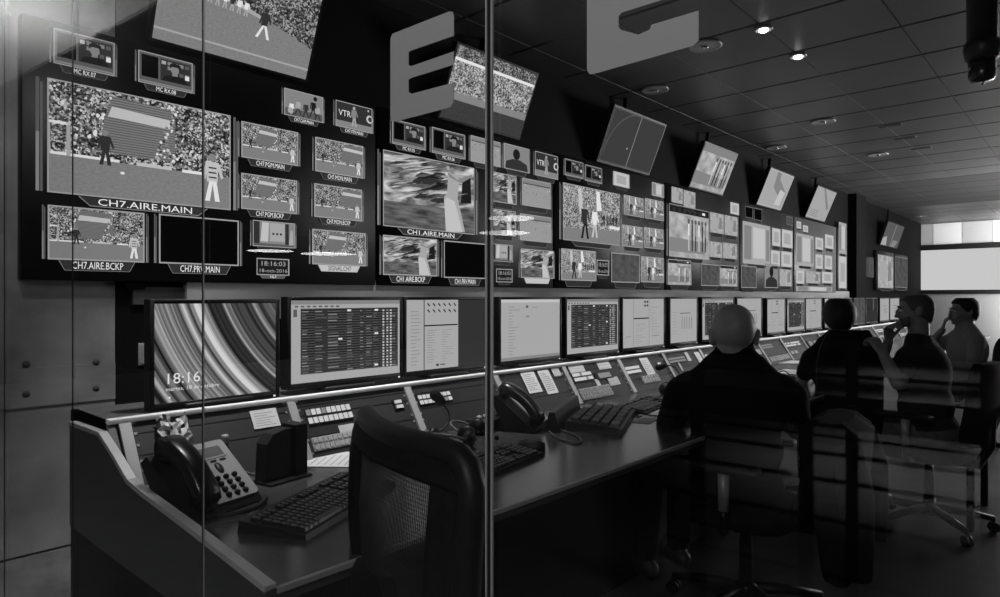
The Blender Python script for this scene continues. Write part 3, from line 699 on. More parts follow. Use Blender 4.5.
# ------------------------------------------------------------------ monitors
def screen_content(pc, kind):
    R = random.Random(len(kind)*7)
    if kind == 'rings': pc.rect(0, 0, 1, 1, 'p_rings', 1)
    elif kind == 'table':
        pc.rect(0, 0, 1, 1, 'p_light', 1); pc.rect(0, .95, 1, 1, 'p_mid', 2); pc.rect(.08, .10, .98, .90, 'p_rows', 2)
        for k in range(8): pc.rect(.03+.05*k, .915, .06+.05*k, .935, 'p_grey', 3)
        for k in range(20):
            y = .115+.039*k
            for x0, x1 in ((.09, .15), (.2, .3), (.31, .45), (.48, .54), (.6, .64), (.66, .72), (.73, .78), (.92, .97)):
                if R.random() < .8: pc.rect(x0, y, x0+(x1-x0)*R.uniform(.5, 1), y+.013, R.choice(['p_grey', 'p_mid', 'p_grey']), 3)
            for x in (.82, .86, .895): pc.rect(x, y-.004, x+.018, y+.018, 'p_pale' if R.random() < .85 else 'p_mid', 4)
        pc.rect(.2, .10, .3, .9, 'p_dark', 2.5); pc.rect(.6, .1, .635, .9, 'p_dark', 2.5)
        for x, y in ((.48, .86), (.74, .86), (.4, .5), (.74, .55), (.74, .13)): pc.rect(x, y, x+.035, y+.022, 'p_white', 5)
        pc.rect(.02, .8, .05, .89, 'p_grey', 3)
    elif kind == 'halfdoc':
        pc.rect(0, 0, 1, 1, 'p_dark', 1); pc.rect(0, 0, .63, 1, 'p_light', 2); pc.rect(.20, 0, .21, 1, 'p_dark', 3); pc.rect(.21, .62, .62, .64, 'p_hair', 3)
        for k in range(6):
            for r in range(2): pc.poly([(.24+.065*k, .94-.09*r), (.27+.065*k, .90-.09*r), (.275+.065*k, .92-.09*r), (.25+.065*k, .96-.09*r)], 'p_dark', 4)
        for k in range(16): pc.rect(.05, .08+.05*k, .05+R.uniform(.06, .13), .09+.05*k, 'p_mid', 3)
        for k in range(14): pc.rect(.24, .1+.035*k, .24+R.uniform(.05, .12), .108+.035*k, 'p_mid', 3); pc.rect(.42, .1+.035*k, .42+R.uniform(.02, .16), .106+.035*k, 'p_mid', 3)
        pc.rect(.35, .04, .38, .07, 'p_hair', 4); pc.rect(.40, .045, .46, .065, 'p_grey', 4)
    elif kind == 'list':
        pc.rect(0, 0, 1, 1, 'p_light', 1); pc.rect(0, .95, 1, 1, 'p_pale', 2); pc.rect(0, 0, 1, .05, 'p_mid', 2)
        for k in range(17): pc.rect(.12, .1+.048*k, .12+R.uniform(.05, .18), .11+.048*k, 'p_mid', 3)
        pc.rect(.40, .86, .44, .90, 'p_grey', 3); pc.rect(.5, .86, .6, .87, 'p_mid', 3); pc.rect(.40, .7, .46, .73, 'p_mid', 3)
    elif kind == 'doc':
        pc.rect(0, 0, 1, 1, 'p_light', 1); pc.rect(.24, 0, .25, 1, 'p_mid', 2); pc.rect(.62, 0, .63, 1, 'p_mid', 2); pc.rect(.25, .58, .62, .605, 'p_hair', 3)
        for k in range(2):
            for r in range(2): pc.rect(.5+.06*k, .84+.08*r, .54+.06*k, .88+.08*r, 'p_dark', 3)
        pc.rect(.06, .22, .18, .23, 'p_grey', 3); pc.rect(.68, .2, .88, .21, 'p_grey', 3)
        for k in range(10): pc.rect(.3, .06+.045*k, .3+R.uniform(.05, .25), .067+.045*k, 'p_mid', 3); pc.rect(.66, .28+.06*k, .66+R.uniform(.05, .28), .287+.06*k, 'p_mid', 3)
    elif kind == 'plain':
        pc.rect(0, 0, 1, 1, 'p_light', 1); pc.rect(.35, .66, .75, .675, 'p_dark', 3)
        for k in range(5): pc.rect(.42+.09*k, .3, .45+.09*k, .58, 'p_mid', 2)
        for k in range(8): pc.rect(.08, .2+.07*k, .24, .207+.07*k, 'p_mid', 2)
    elif kind == 'dim':
        pc.rect(0, 0, 1, 1, 'p_haze_dim', 1)
    elif kind == 'dark':
        pc.rect(0, 0, 1, 1, 'p_dark', 1); pc.rect(0, .55, 1, .57, 'p_hair', 2); pc.rect(.6, .5, .7, 1, 'p_grey', 2)
def monitor(x0, x1, z0, z1, kind, label, Y=2.25):
    base = V(((x0+x1)/2, Y+.06, .93))
    rt = empty('monitor', base, 0, label, 'monitor', 'monitors along the control desk')
    fr = (V((x0, Y, z0)), V((x1-x0, 0, 0)), V((0, 0, z1-z0)), V((0, -1, 0)))
    bz = .014
    mb = MB(); mb.box((x0-bz, Y+.0005, z0-bz-.008), (x1+bz, Y+.045, z1+bz), 'plastic_black')
    for a, b in (((x0-bz, Y-.006, z0-bz-.008), (x0, Y+.002, z1+bz)), ((x1, Y-.006, z0-bz-.008), (x1+bz, Y+.002, z1+bz)), ((x0, Y-.006, z1), (x1, Y+.002, z1+bz)), ((x0, Y-.006, z0-bz-.008), (x1, Y+.002, z0))):
        mb.bbox(a, b, 'plastic_black', .0015, 1)
    mb.build('bezel', rt, base)
    mb = MB(); pc = Pic(mb, fr); screen_content(pc, kind); s = mb.build('screen', rt, base, fix=False)
    if kind == 'rings':
        text('18:16', .05, fr, .21, .235, 'p_white', s, base, 'clock_time', 5, .105); text('martes, 18 de octubre', .018, fr, .29, .135, 'p_white', s, base, 'clock_date', 5, .175); pc2 = MB(); p2 = Pic(pc2, fr); p2.disc(.11, .05, .011, 'p_white', 5); pc2.build('status_icon', s, base, fix=False)
    mb = MB(); xm = (x0+x1)/2
    mb.bbox((xm-.05, Y+.04, .95), (xm+.05, Y+.07, z0+.15), 'plastic_dark', .006); mb.bbox((xm-.12, Y-.02, .931), (xm+.12, Y+.14, .948), 'plastic_dark', .006); mb.build('stand', rt, base)
    mb = MB(); mb.box((x1-.012, Y-.008, z0-.020), (x1-.004, Y-.005, z0-.014), 'led'); mb.build('power_light', rt, base)
ZM0, ZM1 = .972, 1.287
def mx(u): return at_y(u, 300, 2.25).x
monitor(mx(154), mx(275.5), .955, 1.278, 'rings', 'monitor at the left end showing ringed lock screen with 18:16 clock')
mons = [(290.5, 399.5, 'table', 'monitor showing a dark table, just right of the lock screen'), (406, 485, 'halfdoc', 'monitor with a light document over the left half, beside the glass joint'),
        (500.5, 559.5, 'list', 'monitor showing a pale list, just right of the glass joint'), (566.5, 618, 'table', 'monitor showing a dark table, right of the pale list monitor'),
        (622.5, 663.5, 'doc', 'monitor showing a three-column pale document'), (670, 696.5, 'plain', 'monitor with a pale page, left of the bald man'),
        (702, 733, 'table', 'dark table monitor half hidden by the bald head'), (737, 761, 'plain', 'pale monitor just right of the bald head')]
for u0, u1, k, lb in mons: monitor(mx(u0), mx(u1), ZM0, ZM1, k, lb)
far = [(6.10, 6.55, 'doc', 'pale narrow monitor, second right of the bald head'), (6.62, 7.12, 'table', 'dark table monitor left of the man with dark hair'), (7.17, 7.68, 'doc', 'pale monitor touching the dark-haired head at its left'),
       (7.80, 8.30, 'list', 'pale monitor directly behind the dark-haired head'), (8.36, 8.86, 'dim', 'grey monitor behind the right of the dark-haired head'), (8.97, 9.48, 'dim', 'grey monitor right of the dark-haired head'),
       (9.55, 10.12, 'dark', 'dark monitor between two grey pairs far along the desk'), (10.27, 10.80, 'plain', 'pale far monitor left of the man with his hand at his mouth'), (10.86, 11.45, 'plain', 'last monitor of the row, just left of the hand-at-mouth man')]
for x0, x1, k, lb in far: monitor(x0, x1, ZM0, ZM1-.01, k, lb)
p = at_y(141, 354, YW)
mb = MB(); mb.bbox((-.012, -.008, -.045), (.012, 0, .045), 'alu_dark', .002); mb.box((-.008, -.011, .002), (.008, -.007, .036), 'plastic_silver'); mb.box((-.008, -.011, -.036), (.008, -.007, -.002), 'plastic_silver')
o = mb.build('wall_switch'); o.location = p; tag(o, 'slim grey wall switch left of the lock-screen monitor', 'switch')

# ------------------------------------------------------------------ phones, keyboards and small things on the desk
def sweep(mb, path, secs, mat):     # path points with half sizes (x half width, thickness half) of rounded section
    rows = []
    for i, (p, (hw, ht)) in enumerate(zip(path, secs)):
        d = (V(path[min(i+1, len(path)-1)])-V(path[max(i-1, 0)])).normalized()
        nrm = V((1, 0, 0)).cross(d).normalized()
        row = []
        for k in range(16):
            c, s_ = math.cos(2*PI*k/16), math.sin(2*PI*k/16)
            row.append(V(p)+V((1, 0, 0))*hw*math.copysign(abs(c)**.6, c)+nrm*ht*math.copysign(abs(s_)**.6, s_))
        rows.append(row)
    mb.grid(rows, mat, True, True, True)
def phone(loc, rz, label):
    rt = empty('desk_phone', loc, rz, label, 'phone')
    mb = MB(); A, B = V((0, -.085, .022)), V((0, .075, .150)); D = B-A; n = V((0, -D.z, D.y)).normalized()
    mb.prism([V((-.125, -.10, .004)), V((-.125, .02, .004)), V((-.125, .10, .13)), V((-.125, B.y, B.z)), V((-.125, A.y, A.z))], V((.225, 0, 0)), 'plastic_black'); mb.prism([V((-.06, -.02, 0)), V((-.06, .13, 0)), V((-.06, .13, .02)), V((-.06, .07, .09)), V((-.06, 0, .05))], V((.12, 0, 0)), 'plastic_black')
    mb.build('phone_base', rt)
    Dn = D.normalized()
    def fp(x, s, h=0.): return V((x, 0, 0))+A+D*s+n*h
    mb = MB(); mb.prism([fp(-.035, .0, 0), fp(.09, 0, 0), fp(.1, .04, 0), fp(.1, .97, 0), fp(.095, 1, 0), fp(-.035, 1, 0)], n*.006, 'phone_face'); mb.build('face_plate', rt)['label'] = 'light grey face plate'
    mb = MB(); mb.obox(fp(-.018, .70, .006), V((.10, 0, 0)), D*.22, n*.002, 'plastic_silver'); mb.obox(fp(-.012, .725, .0075), V((.088, 0, 0)), D*.17, n*.001, 'plastic_grey'); mb.build('display', rt)
    mb = MB()
    for r in range(4):
        for c in range(3):
            q = fp(.008+.027*c, .08+.095*r, .006); mb.cap(q, q+n*.003, .0085, .0075, 'plastic_black', 10)
    for c in range(3): mb.obox(fp(-.008+.03*c, .645, .006), V((.018, 0, 0)), D*.022, n*.003, 'plastic_black')
    mb.build('keypad', rt)
    mb = MB(); q = fp(.035, .53, .006); mb.ell(q, (.011, .02, .006), 'plastic_dark', 8, M4.Rotation(math.atan2(D.z, D.y), 3, 'X')); mb.build('navigation_key', rt)
    path, secs = [], []
    for i in range(15):
        s = i/14; bul = .034+.026*math.sin(PI*s)-(.0 if 0.12 < s < .88 else .012)
        path.append(fp(-.080, -.06+1.14*s, bul)); e = abs(s-.5)*2
        secs.append((.032+.006*e**2 if 0 < i < 14 else .018, (.024+.006*e**3) if 0 < i < 14 else .008))
    mb = MB(); sweep(mb, path, secs, 'plastic_gloss')
    for s in (.06, .90): mb.ell(fp(-.082, s, .014), (.026, .026, .016), 'plastic_black', 8, M4.Rotation(math.atan2(D.z, D.y), 3, 'X'))
    mb.build('handset', rt)
    mb = MB(); pts = []
    for i in range(240):
        s = i/239; c = V((-.09+.19*s, -.115-.045*math.sin(PI*s), .012+.0*s)); ph = i*.62*2
        pts.append(c+V((.0, .006*math.cos(ph), .006*math.sin(ph)+.0)))
    mb.tube(pts, .0016, 'plastic_dark', 6); mb.build('coiled_cord', rt)
    return rt
phone((.79, 1.79, DZ), .24, 'grey-faced black desk phone at the near left end of the desk')
phone((2.19, 1.86, DZ), .35, 'desk phone just right of the glass joint below the pinned sheets')

def keyboard(loc, rz, label, L=.45, D=.155, light=False):
    rt = empty('keyboard', loc, rz, label, 'keyboard')
    mb = MB()
    mb.hexa([(-L/2, -D/2, 0), (L/2, -D/2, 0), (L/2, D/2, 0), (-L/2, D/2, 0), (-L/2+.003, -D/2+.003, .014), (L/2-.003, -D/2+.003, .014), (L/2-.003, D/2-.003, .028), (-L/2+.003, D/2-.003, .028)], 'plastic_dark')
    mb.build('keyboard_case', rt)
    mb = MB()
    def z(y): return .014+.014*(y+D/2)/D
    blocks = [(-L/2+.014, 15, 5), (-L/2+.014+.0186*15+.012, 3, 5), (-L/2+.014+.0186*18+.024, 4, 5)]
    kp = (L-.028-.024)/22
    xs_ = [-L/2+.014, -L/2+.014+kp*15+.012, -L/2+.014+kp*18+.024]; ns = [15, 3, 4]
    rp = (D-.034)/6.3
    for bx, n in zip(xs_, ns):
        for r in range(6):
            y = -D/2+.012+rp*r+(rp*.3 if r == 5 else 0)
            c = 0
            while c < n:
                w = 1
                if n == 15 and r == 0: w = [1, 1, 1, 6, 1, 1, 1, 1, 2][min(8, [0, 1, 2, 3, 9, 10, 11, 12, 13].index(c) if c in (0, 1, 2, 3, 9, 10, 11, 12, 13) else 0)]
                if n == 15 and r in (1, 2, 3) and c == 13: w = 2
                if n == 15 and r == 5 and c % 5 == 4: c += 1; continue
                if n == 3 and ((r == 1 and c != 1) or r == 2): c += 1; continue
                x0 = bx+kp*c+.0012; x1 = bx+kp*(c+w)-.0012; b = .0018
                mb.hexa([(x0, y, z(y)), (x1, y, z(y)), (x1, y+rp-.0024, z(y+rp)), (x0, y+rp-.0024, z(y+rp)), (x0+b, y+b, z(y)+.008), (x1-b, y+b, z(y)+.008), (x1-b, y+rp-.0024-b, z(y+rp)+.008), (x0+b, y+rp-.0024-b, z(y+rp)+.008)], 'keycap')
                mb.box((x0+b+.002, y+rp*.42, z(y)+.0085), (x0+b+.006, y+rp*.62, z(y+rp)+.0076), 'key_legend')
                c += w
    mb.build('keycaps', rt)
    return rt
keyboard((1.0, 1.545, DZ), .44, 'black keyboard at the front of the desk beside the near phone', .47, .19)
keyboard((1.60, 1.50, DZ), .17, 'black keyboard partly hidden behind the mesh chair back', .45, .16)
keyboard((3.0, 1.72, DZ), .16, 'black keyboard beside the bald man, past the big-key keypad', .45, .17)
# big key panel with raised hood
rt = empty('big_key_keypad', (2.52, 1.66, DZ), .43, 'control keypad with long big keys and a raised dark hood along its back', 'keypad')
mb = MB(); mb.hexa([(-.26, -.12, 0), (.26, -.12, 0), (.26, .12, 0), (-.26, .12, 0), (-.255, -.115, .022), (.255, -.115, .022), (.255, .115, .045), (-.255, .115, .045)], 'plastic_dark'); mb.build('keypad_case', rt)
mb = MB()
for r in range(5):
    for c in range(5):
        x0 = -.235+.095*c; y0 = -.10+.042*r; z0 = .022+.023*(y0+.115)/.23
        mb.hexa([(x0, y0, z0), (x0+.088, y0, z0), (x0+.088, y0+.036, z0+.004), (x0, y0+.036, z0+.004), (x0+.003, y0+.003, z0+.014), (x0+.085, y0+.003, z0+.014), (x0+.085, y0+.033, z0+.017), (x0+.003, y0+.033, z0+.017)], 'plastic_dark' if (r+c) % 7 else 'plastic_grey')
mb.build('keycaps', rt)
mb = MB(); mb.hexa([(-.30, .135, .0), (.20, .135, .0), (.20, .20, .0), (-.30, .20, .0), (-.30, .155, .085), (.20, .155, .085), (.20, .18, .085), (-.30, .18, .085)], 'plastic_dark'); mb.build('hood', rt)
mb = MB(); mb.obox((-.12, .128, .0), (.26, 0, 0), (0, .008, 0), (0, 0, .022), 'paper_grey'); mb.build('label_strip', rt)
# mouse
def ellipsoid_thing(name, loc, rz, r, mat, label, cat):
    rt = empty(name, loc, rz, label, cat); return rt
rt = empty('mouse', (1.88, 1.56, DZ), .4, 'dark computer mouse right of the half-hidden keyboard', 'mouse')
mb = MB(); rows = []
for i in range(11):
    s = -1+2*i/10; w = .031*math.sqrt(max(1-abs(s)**2.6, .02)); h = .036*math.sqrt(max(1-((s+.15)*.88)**2, .02))
    rows.append([V((w*math.cos(PI*k/10), .058*s, .004+h*math.sin(PI*k/10)**.8 if 0 < k < 10 else .002)) for k in range(11)])
mb.grid(rows, 'plastic_dark'); mb.face([r[0] for r in rows]+[r[-1] for r in reversed(rows)], 'plastic_black'); mb.build('mouse_shell', rt)
mb = MB(); mb.cap((-.004, .032, .033), (.004, .032, .033), .006, .006, 'plastic_grey', 10); mb.build('scroll_wheel', rt)
# black document holder
rt = empty('document_holder', (1.06, 1.88, DZ), .15, 'black upright document holder with a rounded top beside the first bay divider', 'document holder')
mb = MB(); out = [(-.075, 0), (.03, 0), (.03, .155), (.0, .158), (-.045, .148), (-.068, .12)]
mb.prism([V((x, -.02, z)) for x, z in out], V((0, .05, .0)), 'plastic_dark'); mb.build('back_plate', rt)
mb = MB(); mb.prism([V((.03, -.03, 0)), V((.075, -.03, 0)), V((.075, -.03, .165)), V((.03, -.03, .165))], V((0, .07, 0)), 'plastic_black'); mb.build('side_wall', rt)
mb = MB(); mb.bbox((-.08, -.05, 0), (.08, .045, .008), 'plastic_black', .003); mb.build('foot', rt)
# bottle / marker
rt = empty('bottle', (.925, 1.975, DZ), 0, 'small black bottle with a pale cap behind the near phone', 'bottle')
mb = MB(); mb.lathe([(.001, 0), (.02, 0), (.022, .005), (.022, .085), (.017, .10), (.010, .112), (.010, .12)], 'plastic_gloss', 20); mb.build('bottle_body', rt)
mb = MB(); mb.lathe([(.001, .12), (.011, .12), (.011, .142), (.009, .145), (.001, .145)], 'plastic_silver', 16); mb.build('cap', rt)
# sheets on the worktop
def sheet(u, v, w, d, rz, label, dz=.0, m='paper'):
    p = at_z(u, v, DZ+.002+dz); mb = MB(); mb.box((-w/2, -d/2, 0), (w/2, d/2, .0016), m)
    for k in range(8): mb.box((-w*.4, d*(.36-.09*k), .0016), (-w*.4+w*random.uniform(.4, .78), d*(.36-.09*k)+.004, .0019), 'ink')
    o = mb.build('paper_sheet'); o.location = (p.x, p.y, DZ+.001+dz); o.rotation_euler = (0, 0, rz); tag(o, label, 'paper', 'papers on the worktop')
sheet(345, 459, .21, .26, .7, 'loose printed sheet on the worktop left of the mesh chair back')
sheet(587, 427, .09, .05, .3, 'small white slip on the worktop right of the big-key keypad')
sheet(668, 412, .30, .21, .25, 'open printed pages on the worktop in front of the bald man')
sheet(648, 419, .22, .08, .2, 'narrow sheet under the open pages by the bald man', .0, 'paper_grey')
sheet(796, 372, .32, .24, .1, 'pile of pages on the worktop between the bald man and the next chair')
sheet(790, 362, .3, .2, .4, 'pages further along the worktop behind the first pile', .0, 'paper_grey')
# microphones
def mic(base, tip, bend, label, r=.012):
    base, tip, bend = V(base), V(tip), V(bend)
    rt = empty('gooseneck_microphone', base, 0, label, 'microphone')
    mb = MB(); mb.bbox((-.05, -.04, 0), (.05, .04, .02), 'plastic_dark', .006); mb.build('base', rt)
    pts = []
    for i in range(14):
        s = i/13; pts.append((1-s)**2*(base+V((0, 0, .02)))+2*s*(1-s)*bend+s*s*tip)
    mb = MB(); mb.tube(pts, .004, 'plastic_dark', 8); mb.build('gooseneck', rt, base)
    d = (tip-bend).normalized(); mb = MB(); mb.cap(tip, tip+d*.035, r*1.2, r*1.45, 'fabric_black', 14); mb.build('foam_head', rt, base)
b = at_z(405, 432, DZ); tp = at_t(441, 401, 2.70)
mic((b.x, 1.97, DZ), tp, (b.x+.13, 1.95, DZ+.05), 'gooseneck microphone bending right above the mesh chair back', .016)
tp = at_t(664, 366, 4.05); b = V((3.72, 1.88, DZ)); mic(b, tp, (3.72, 1.9, DZ+.17), 'gooseneck microphone with its head raised left of the bald man', .013)
tp = at_t(767, 386, 4.6); b = V((4.75, 1.6, DZ)); mic(b, tp, (4.63, 1.6, DZ+.12), 'gooseneck microphone at the right shoulder of the bald man', .013)
# headsets
def headset(loc, rz, label):
    rt = empty('headset', loc, rz, label, 'headset')
    pts = [V((.075*math.cos(PI*k/12), .075*math.sin(PI*k/12)*.95, .035+.03*math.sin(PI*k/12))) for k in range(13)]
    mb = MB(); mb.tube(pts, .005, 'plastic_grey', 8); mb.build('headband', rt)
    for s in (-1, 1):
        mb = MB(); mb.ell((s*.075, -.012, .036), (.022, .036, .034), 'plastic_black', 10); mb.build('ear_cup', rt)
    mb = MB(); mb.tube([(-.075, -.03, .03), (-.07, -.09, .02), (-.03, -.12, .016)], .003, 'plastic_dark', 6); mb.ell((-.025, -.122, .016), (.012, .009, .009), 'fabric_black', 8); mb.build('mic_boom', rt)
headset((1.86, 1.86, DZ), .5, 'headset with a silver band lying below the bend of the gooseneck microphone')
headset((3.50, 1.83, DZ), -.4, 'dark headset lying on the worktop by the bald man')
headset((1.70, 1.80, DZ), 1.9, 'black headset tucked behind the top corner of the mesh chair')
def cable(pts, label, r=.0025):
    P = [at_z(u, v, DZ+r+.001) for u, v in pts]; Q = []
    for i in range(len(P)-1):
        a, b, c, d = P[max(i-1, 0)], P[i], P[i+1], P[min(i+2, len(P)-1)]
        for k in range(8):
            t = k/8; Q.append(.5*((2*b)+(c-a)*t+(2*a-5*b+4*c-d)*t*t+(3*b-a-3*c+d)*t**3))
    Q.append(P[-1]); c = P[0]; mb = MB(); mb.tube([q-c for q in Q], r, 'plastic_grey', 8); o = mb.build('cable'); o.location = c; tag(o, label, 'cable')
cable([(238, 462), (243, 470), (258, 475), (285, 474), (310, 468)], 'thin grey cable curving over the worktop from the near phone')
cable([(548, 430), (556, 437), (575, 443), (581, 440), (573, 434), (560, 430)], 'looped cord on the worktop in front of the keypad hood', .004)
# small control box under bay three
rt = empty('talkback_box', (2.02, 1.92, DZ), .1, 'small dark control box with knobs beside the glass joint', 'control box')
mb = MB(); mb.bbox((-.07, -.05, 0), (.07, .05, .055), 'plastic_dark', .006); mb.build('box_case', rt)
for k in range(3):
    mb = MB(); mb.lathe([(.001, 0), (.012, 0), (.010, .014), (.001, .014)], 'plastic_silver', 14, (-.042+.042*k, 0, .055)); mb.build('knob', rt)

# ------------------------------------------------------------------ chairs
def chair_base(rt, z_seat, mat='plastic_black'):
    mb = MB(); mb.lathe([(.001, .07), (.045, .07), (.045, .12), (.03, .13), (.001, .13)], mat, 18)
    for k in range(5):
        a = 2*PI*k/5+.3; d = V((math.cos(a), math.sin(a), 0)); mb.tube([d*.03+V((0, 0, .105)), d*.18+V((0, 0, .095)), d*.31+V((0, 0, .075))], [.026, .022, .016], mat, 8)
    mb.build('star_base', rt)
    for k in range(5):
        a = 2*PI*k/5+.3; d = V((math.cos(a), math.sin(a), 0)); e = V((-d.y, d.x, 0)); mb = MB()
        for s in (-1, 1): mb.tube([d*.31+e*(s*.012-.006)+V((0, 0, .028)), d*.31+e*(s*.012+.006)+V((0, 0, .028))], .028, 'plastic_dark', 14)
        mb.tube([d*.31+V((0, 0, .03)), d*.31+V((0, 0, .08))], .008, mat, 8); mb.build('caster', rt)
    mb = MB(); mb.tube([(0, 0, .12), (0, 0, .28), (0, 0, z_seat-.09)], [.028, .026, .018], 'plastic_dark', 14); mb.build('gas_lift', rt)
def cushion(mb, w, d, z0, z1, mat, n=14, e=3.5):
    rows = []
    for i, (k, z) in enumerate(((.90, z0), (1., z0+(z1-z0)*.25), (1., z0+(z1-z0)*.7), (.94, z1-.004), (.7, z1+.004), (.05, z1+.002))):
        row = []
        for j in range(n*2):
            a = PI*j/n; c, s = math.cos(a), math.sin(a)
            row.append(V((w/2*k*math.copysign(abs(c)**(2/e), c), d/2*k*math.copysign(abs(s)**(2/e), s), z)))
        rows.append(row)
    mb.grid(rows, mat, True, True, True)
def chair(loc, rz, label, back_w=.46, back_top=1.02, back_bot=.52, armr=True, lean=.06, group='office chairs'):
    rt = empty('office_chair', loc, rz, label, 'chair', group)
    chair_base(rt, .46)
    mb = MB(); cushion(mb, .50, .48, .40, .47, 'fabric_black'); mb.xf(M4.Translation((0, .02, 0))).build('seat', rt)
    rows = []
    for i in range(13):
        s = i/12; z = back_bot+(back_top-back_bot)*s; w = back_w/2*(1-.42*abs(2*s-1)**4.)
        y = -.22-lean*s-.02*math.sin(PI*s)
        row = [V((w*x, y-.045*(1-x*x)*.6-.022, z)) for x in [-1+2*k/10 for k in range(11)]]+[V((w*x, y-.02*(1-x*x)+.022, z)) for x in [1-2*k/10 for k in range(11)]]
        rows.append(row)
    mb = MB(); mb.grid(rows, 'fabric_black', True, True, True); mb.build('backrest', rt)
    mb = MB(); mb.tube([(0, -.05, .39), (0, -.24, .40), (0, -.29, .50), (0, -.30, .68)], [.03, .028, .026, .022], 'plastic_black', 10); mb.build('back_support', rt)
    if armr:
        for s in (-1, 1):
            mb = MB(); mb.tube([(s*.2, 0, .41), (s*.30, 0, .42), (s*.305, 0, .52)], .018, 'plastic_black', 10); mb.tube([(s*.305, 0, .50), (s*.305, 0, .645)], [.020, .022], 'plastic_silver', 12); mb.build('arm_post', rt)
            mb = MB(); mb.bbox((s*.305-.04, -.13, .645), (s*.305+.04, .15, .672), 'plastic_black', .012); mb.build('armrest', rt)
    return rt
# the empty mesh-back chair in front
def mesh_chair(P, Q, zt, label):
    c = (P+Q)/2; d = (P-Q).normalized(); n = V((d.y, -d.x, 0))     # n: facing
    rz = math.atan2(-n.x, n.y)
    loc = c+n*.22
    rt = empty('office_chair', (loc.x, loc.y, 0), rz, label, 'chair', 'office chairs')
    chair_base(rt, .46); mb = MB(); cushion(mb, .50, .46, .40, .47, 'fabric_black'); mb.build('seat', rt)
    W = (P-Q).length/2
    def bp(x, s, l=0.):      # x -1..1, s 0 bottom .. 1 top
        w = W*(.90+.10*s)*(1-.10*max(0, (s-.86)/.14)**2)
        return V((w*x, -.22-.05*(1-x*x)-.03*math.sin(PI*s)+.03*(1-s)+l, .50+(zt-.50)*s-.012*max(0, (s-.8)/.2)*abs(x)**8))
    mb = MB()
    loop = [(-1, 0.02)]+[(-1, k/12) for k in range(1, 12)]+[(-.97, .98), (-.9, 1)]+[(-.8+.2*k, 1) for k in range(9)]+[(.9, 1), (.97, .98)]+[(1, 1-k/12) for k in range(1, 12)]+[(1, .02)]+[(1-.2*k, .0) for k in range(11)]
    mb.tube([bp(x, s) for x, s in loop]+[bp(-1, .02)], .026, 'plastic_black', 10)
    mb.build('back_frame', rt)
    mb = MB()
    rows = []
    for s in (.905, .92, .95, .985, 1.0): rows.append([bp(-1+2*k/14, s, -.022) for k in range(15)]+[bp(1-2*k/14, s, .02) for k in range(15)])
    mb.grid(rows, 'fabric_black', True, True, True); mb.build('top_pad', rt)
    for sd in (-1, 1):
        mb = MB(); rows = []
        for k in range(9):
            s = .05+.87*k/8; rows.append([bp(sd*x, s, l) for x, l in ((.99, -.02), (.74, -.022), (.70, 0), (.74, .02), (.99, .018))])
        mb.grid(rows, 'fabric_black', True, True, True); mb.build('side_pad', rt)
    mb = MB(); N = 74
    for k in range(N):
        x = -.74+1.48*k/(N-1); pts = [bp(x, s, .0) for s in (.08, .25, .45, .65, .91)]
        mb.tube(pts, .0009, 'mesh_black', 4)
    for k in range(60):
        s = .09+.82*k/59; mb.tube([bp(x, s, .002) for x in (-.74, -.4, 0, .4, .74)], .0007, 'mesh_black', 4)
    mb.build('back_mesh', rt)
    mb = MB(); mb.prism([V((-.10, -.31, .55)), V((.10, -.31, .55)), V((.10, -.31, .74)), V((.06, -.31, .78)), V((-.06, -.31, .78)), V((-.10, -.31, .74))], V((0, .03, 0)), 'plastic_black'); mb.build('lumbar_support', rt)
    mb = MB(); mb.tube([(0, -.03, .39), (0, -.24, .40), (0, -.31, .46), (0, -.30, .60)], [.03, .028, .026, .022], 'plastic_black', 10); mb.build('back_support', rt)
    for s in (-1, 1):
        mb = MB(); mb.tube([(s*.2, -.02, .41), (s*.29, -.02, .42), (s*.295, -.02, .64)], .018, 'plastic_black', 10); mb.build('arm_post', rt)
        mb = MB(); mb.bbox((s*.295-.04, -.12, .635), (s*.295+.04, .13, .662), 'plastic_black', .012); mb.build('armrest', rt)
P = at_z(364, 410, 1.035); Q = at_z(478, 460, 1.035)
mesh_chair(V((P.x, P.y, 0)), V((Q.x, Q.y, 0)), 1.035, 'empty black mesh-back office chair in the foreground just behind the glass')

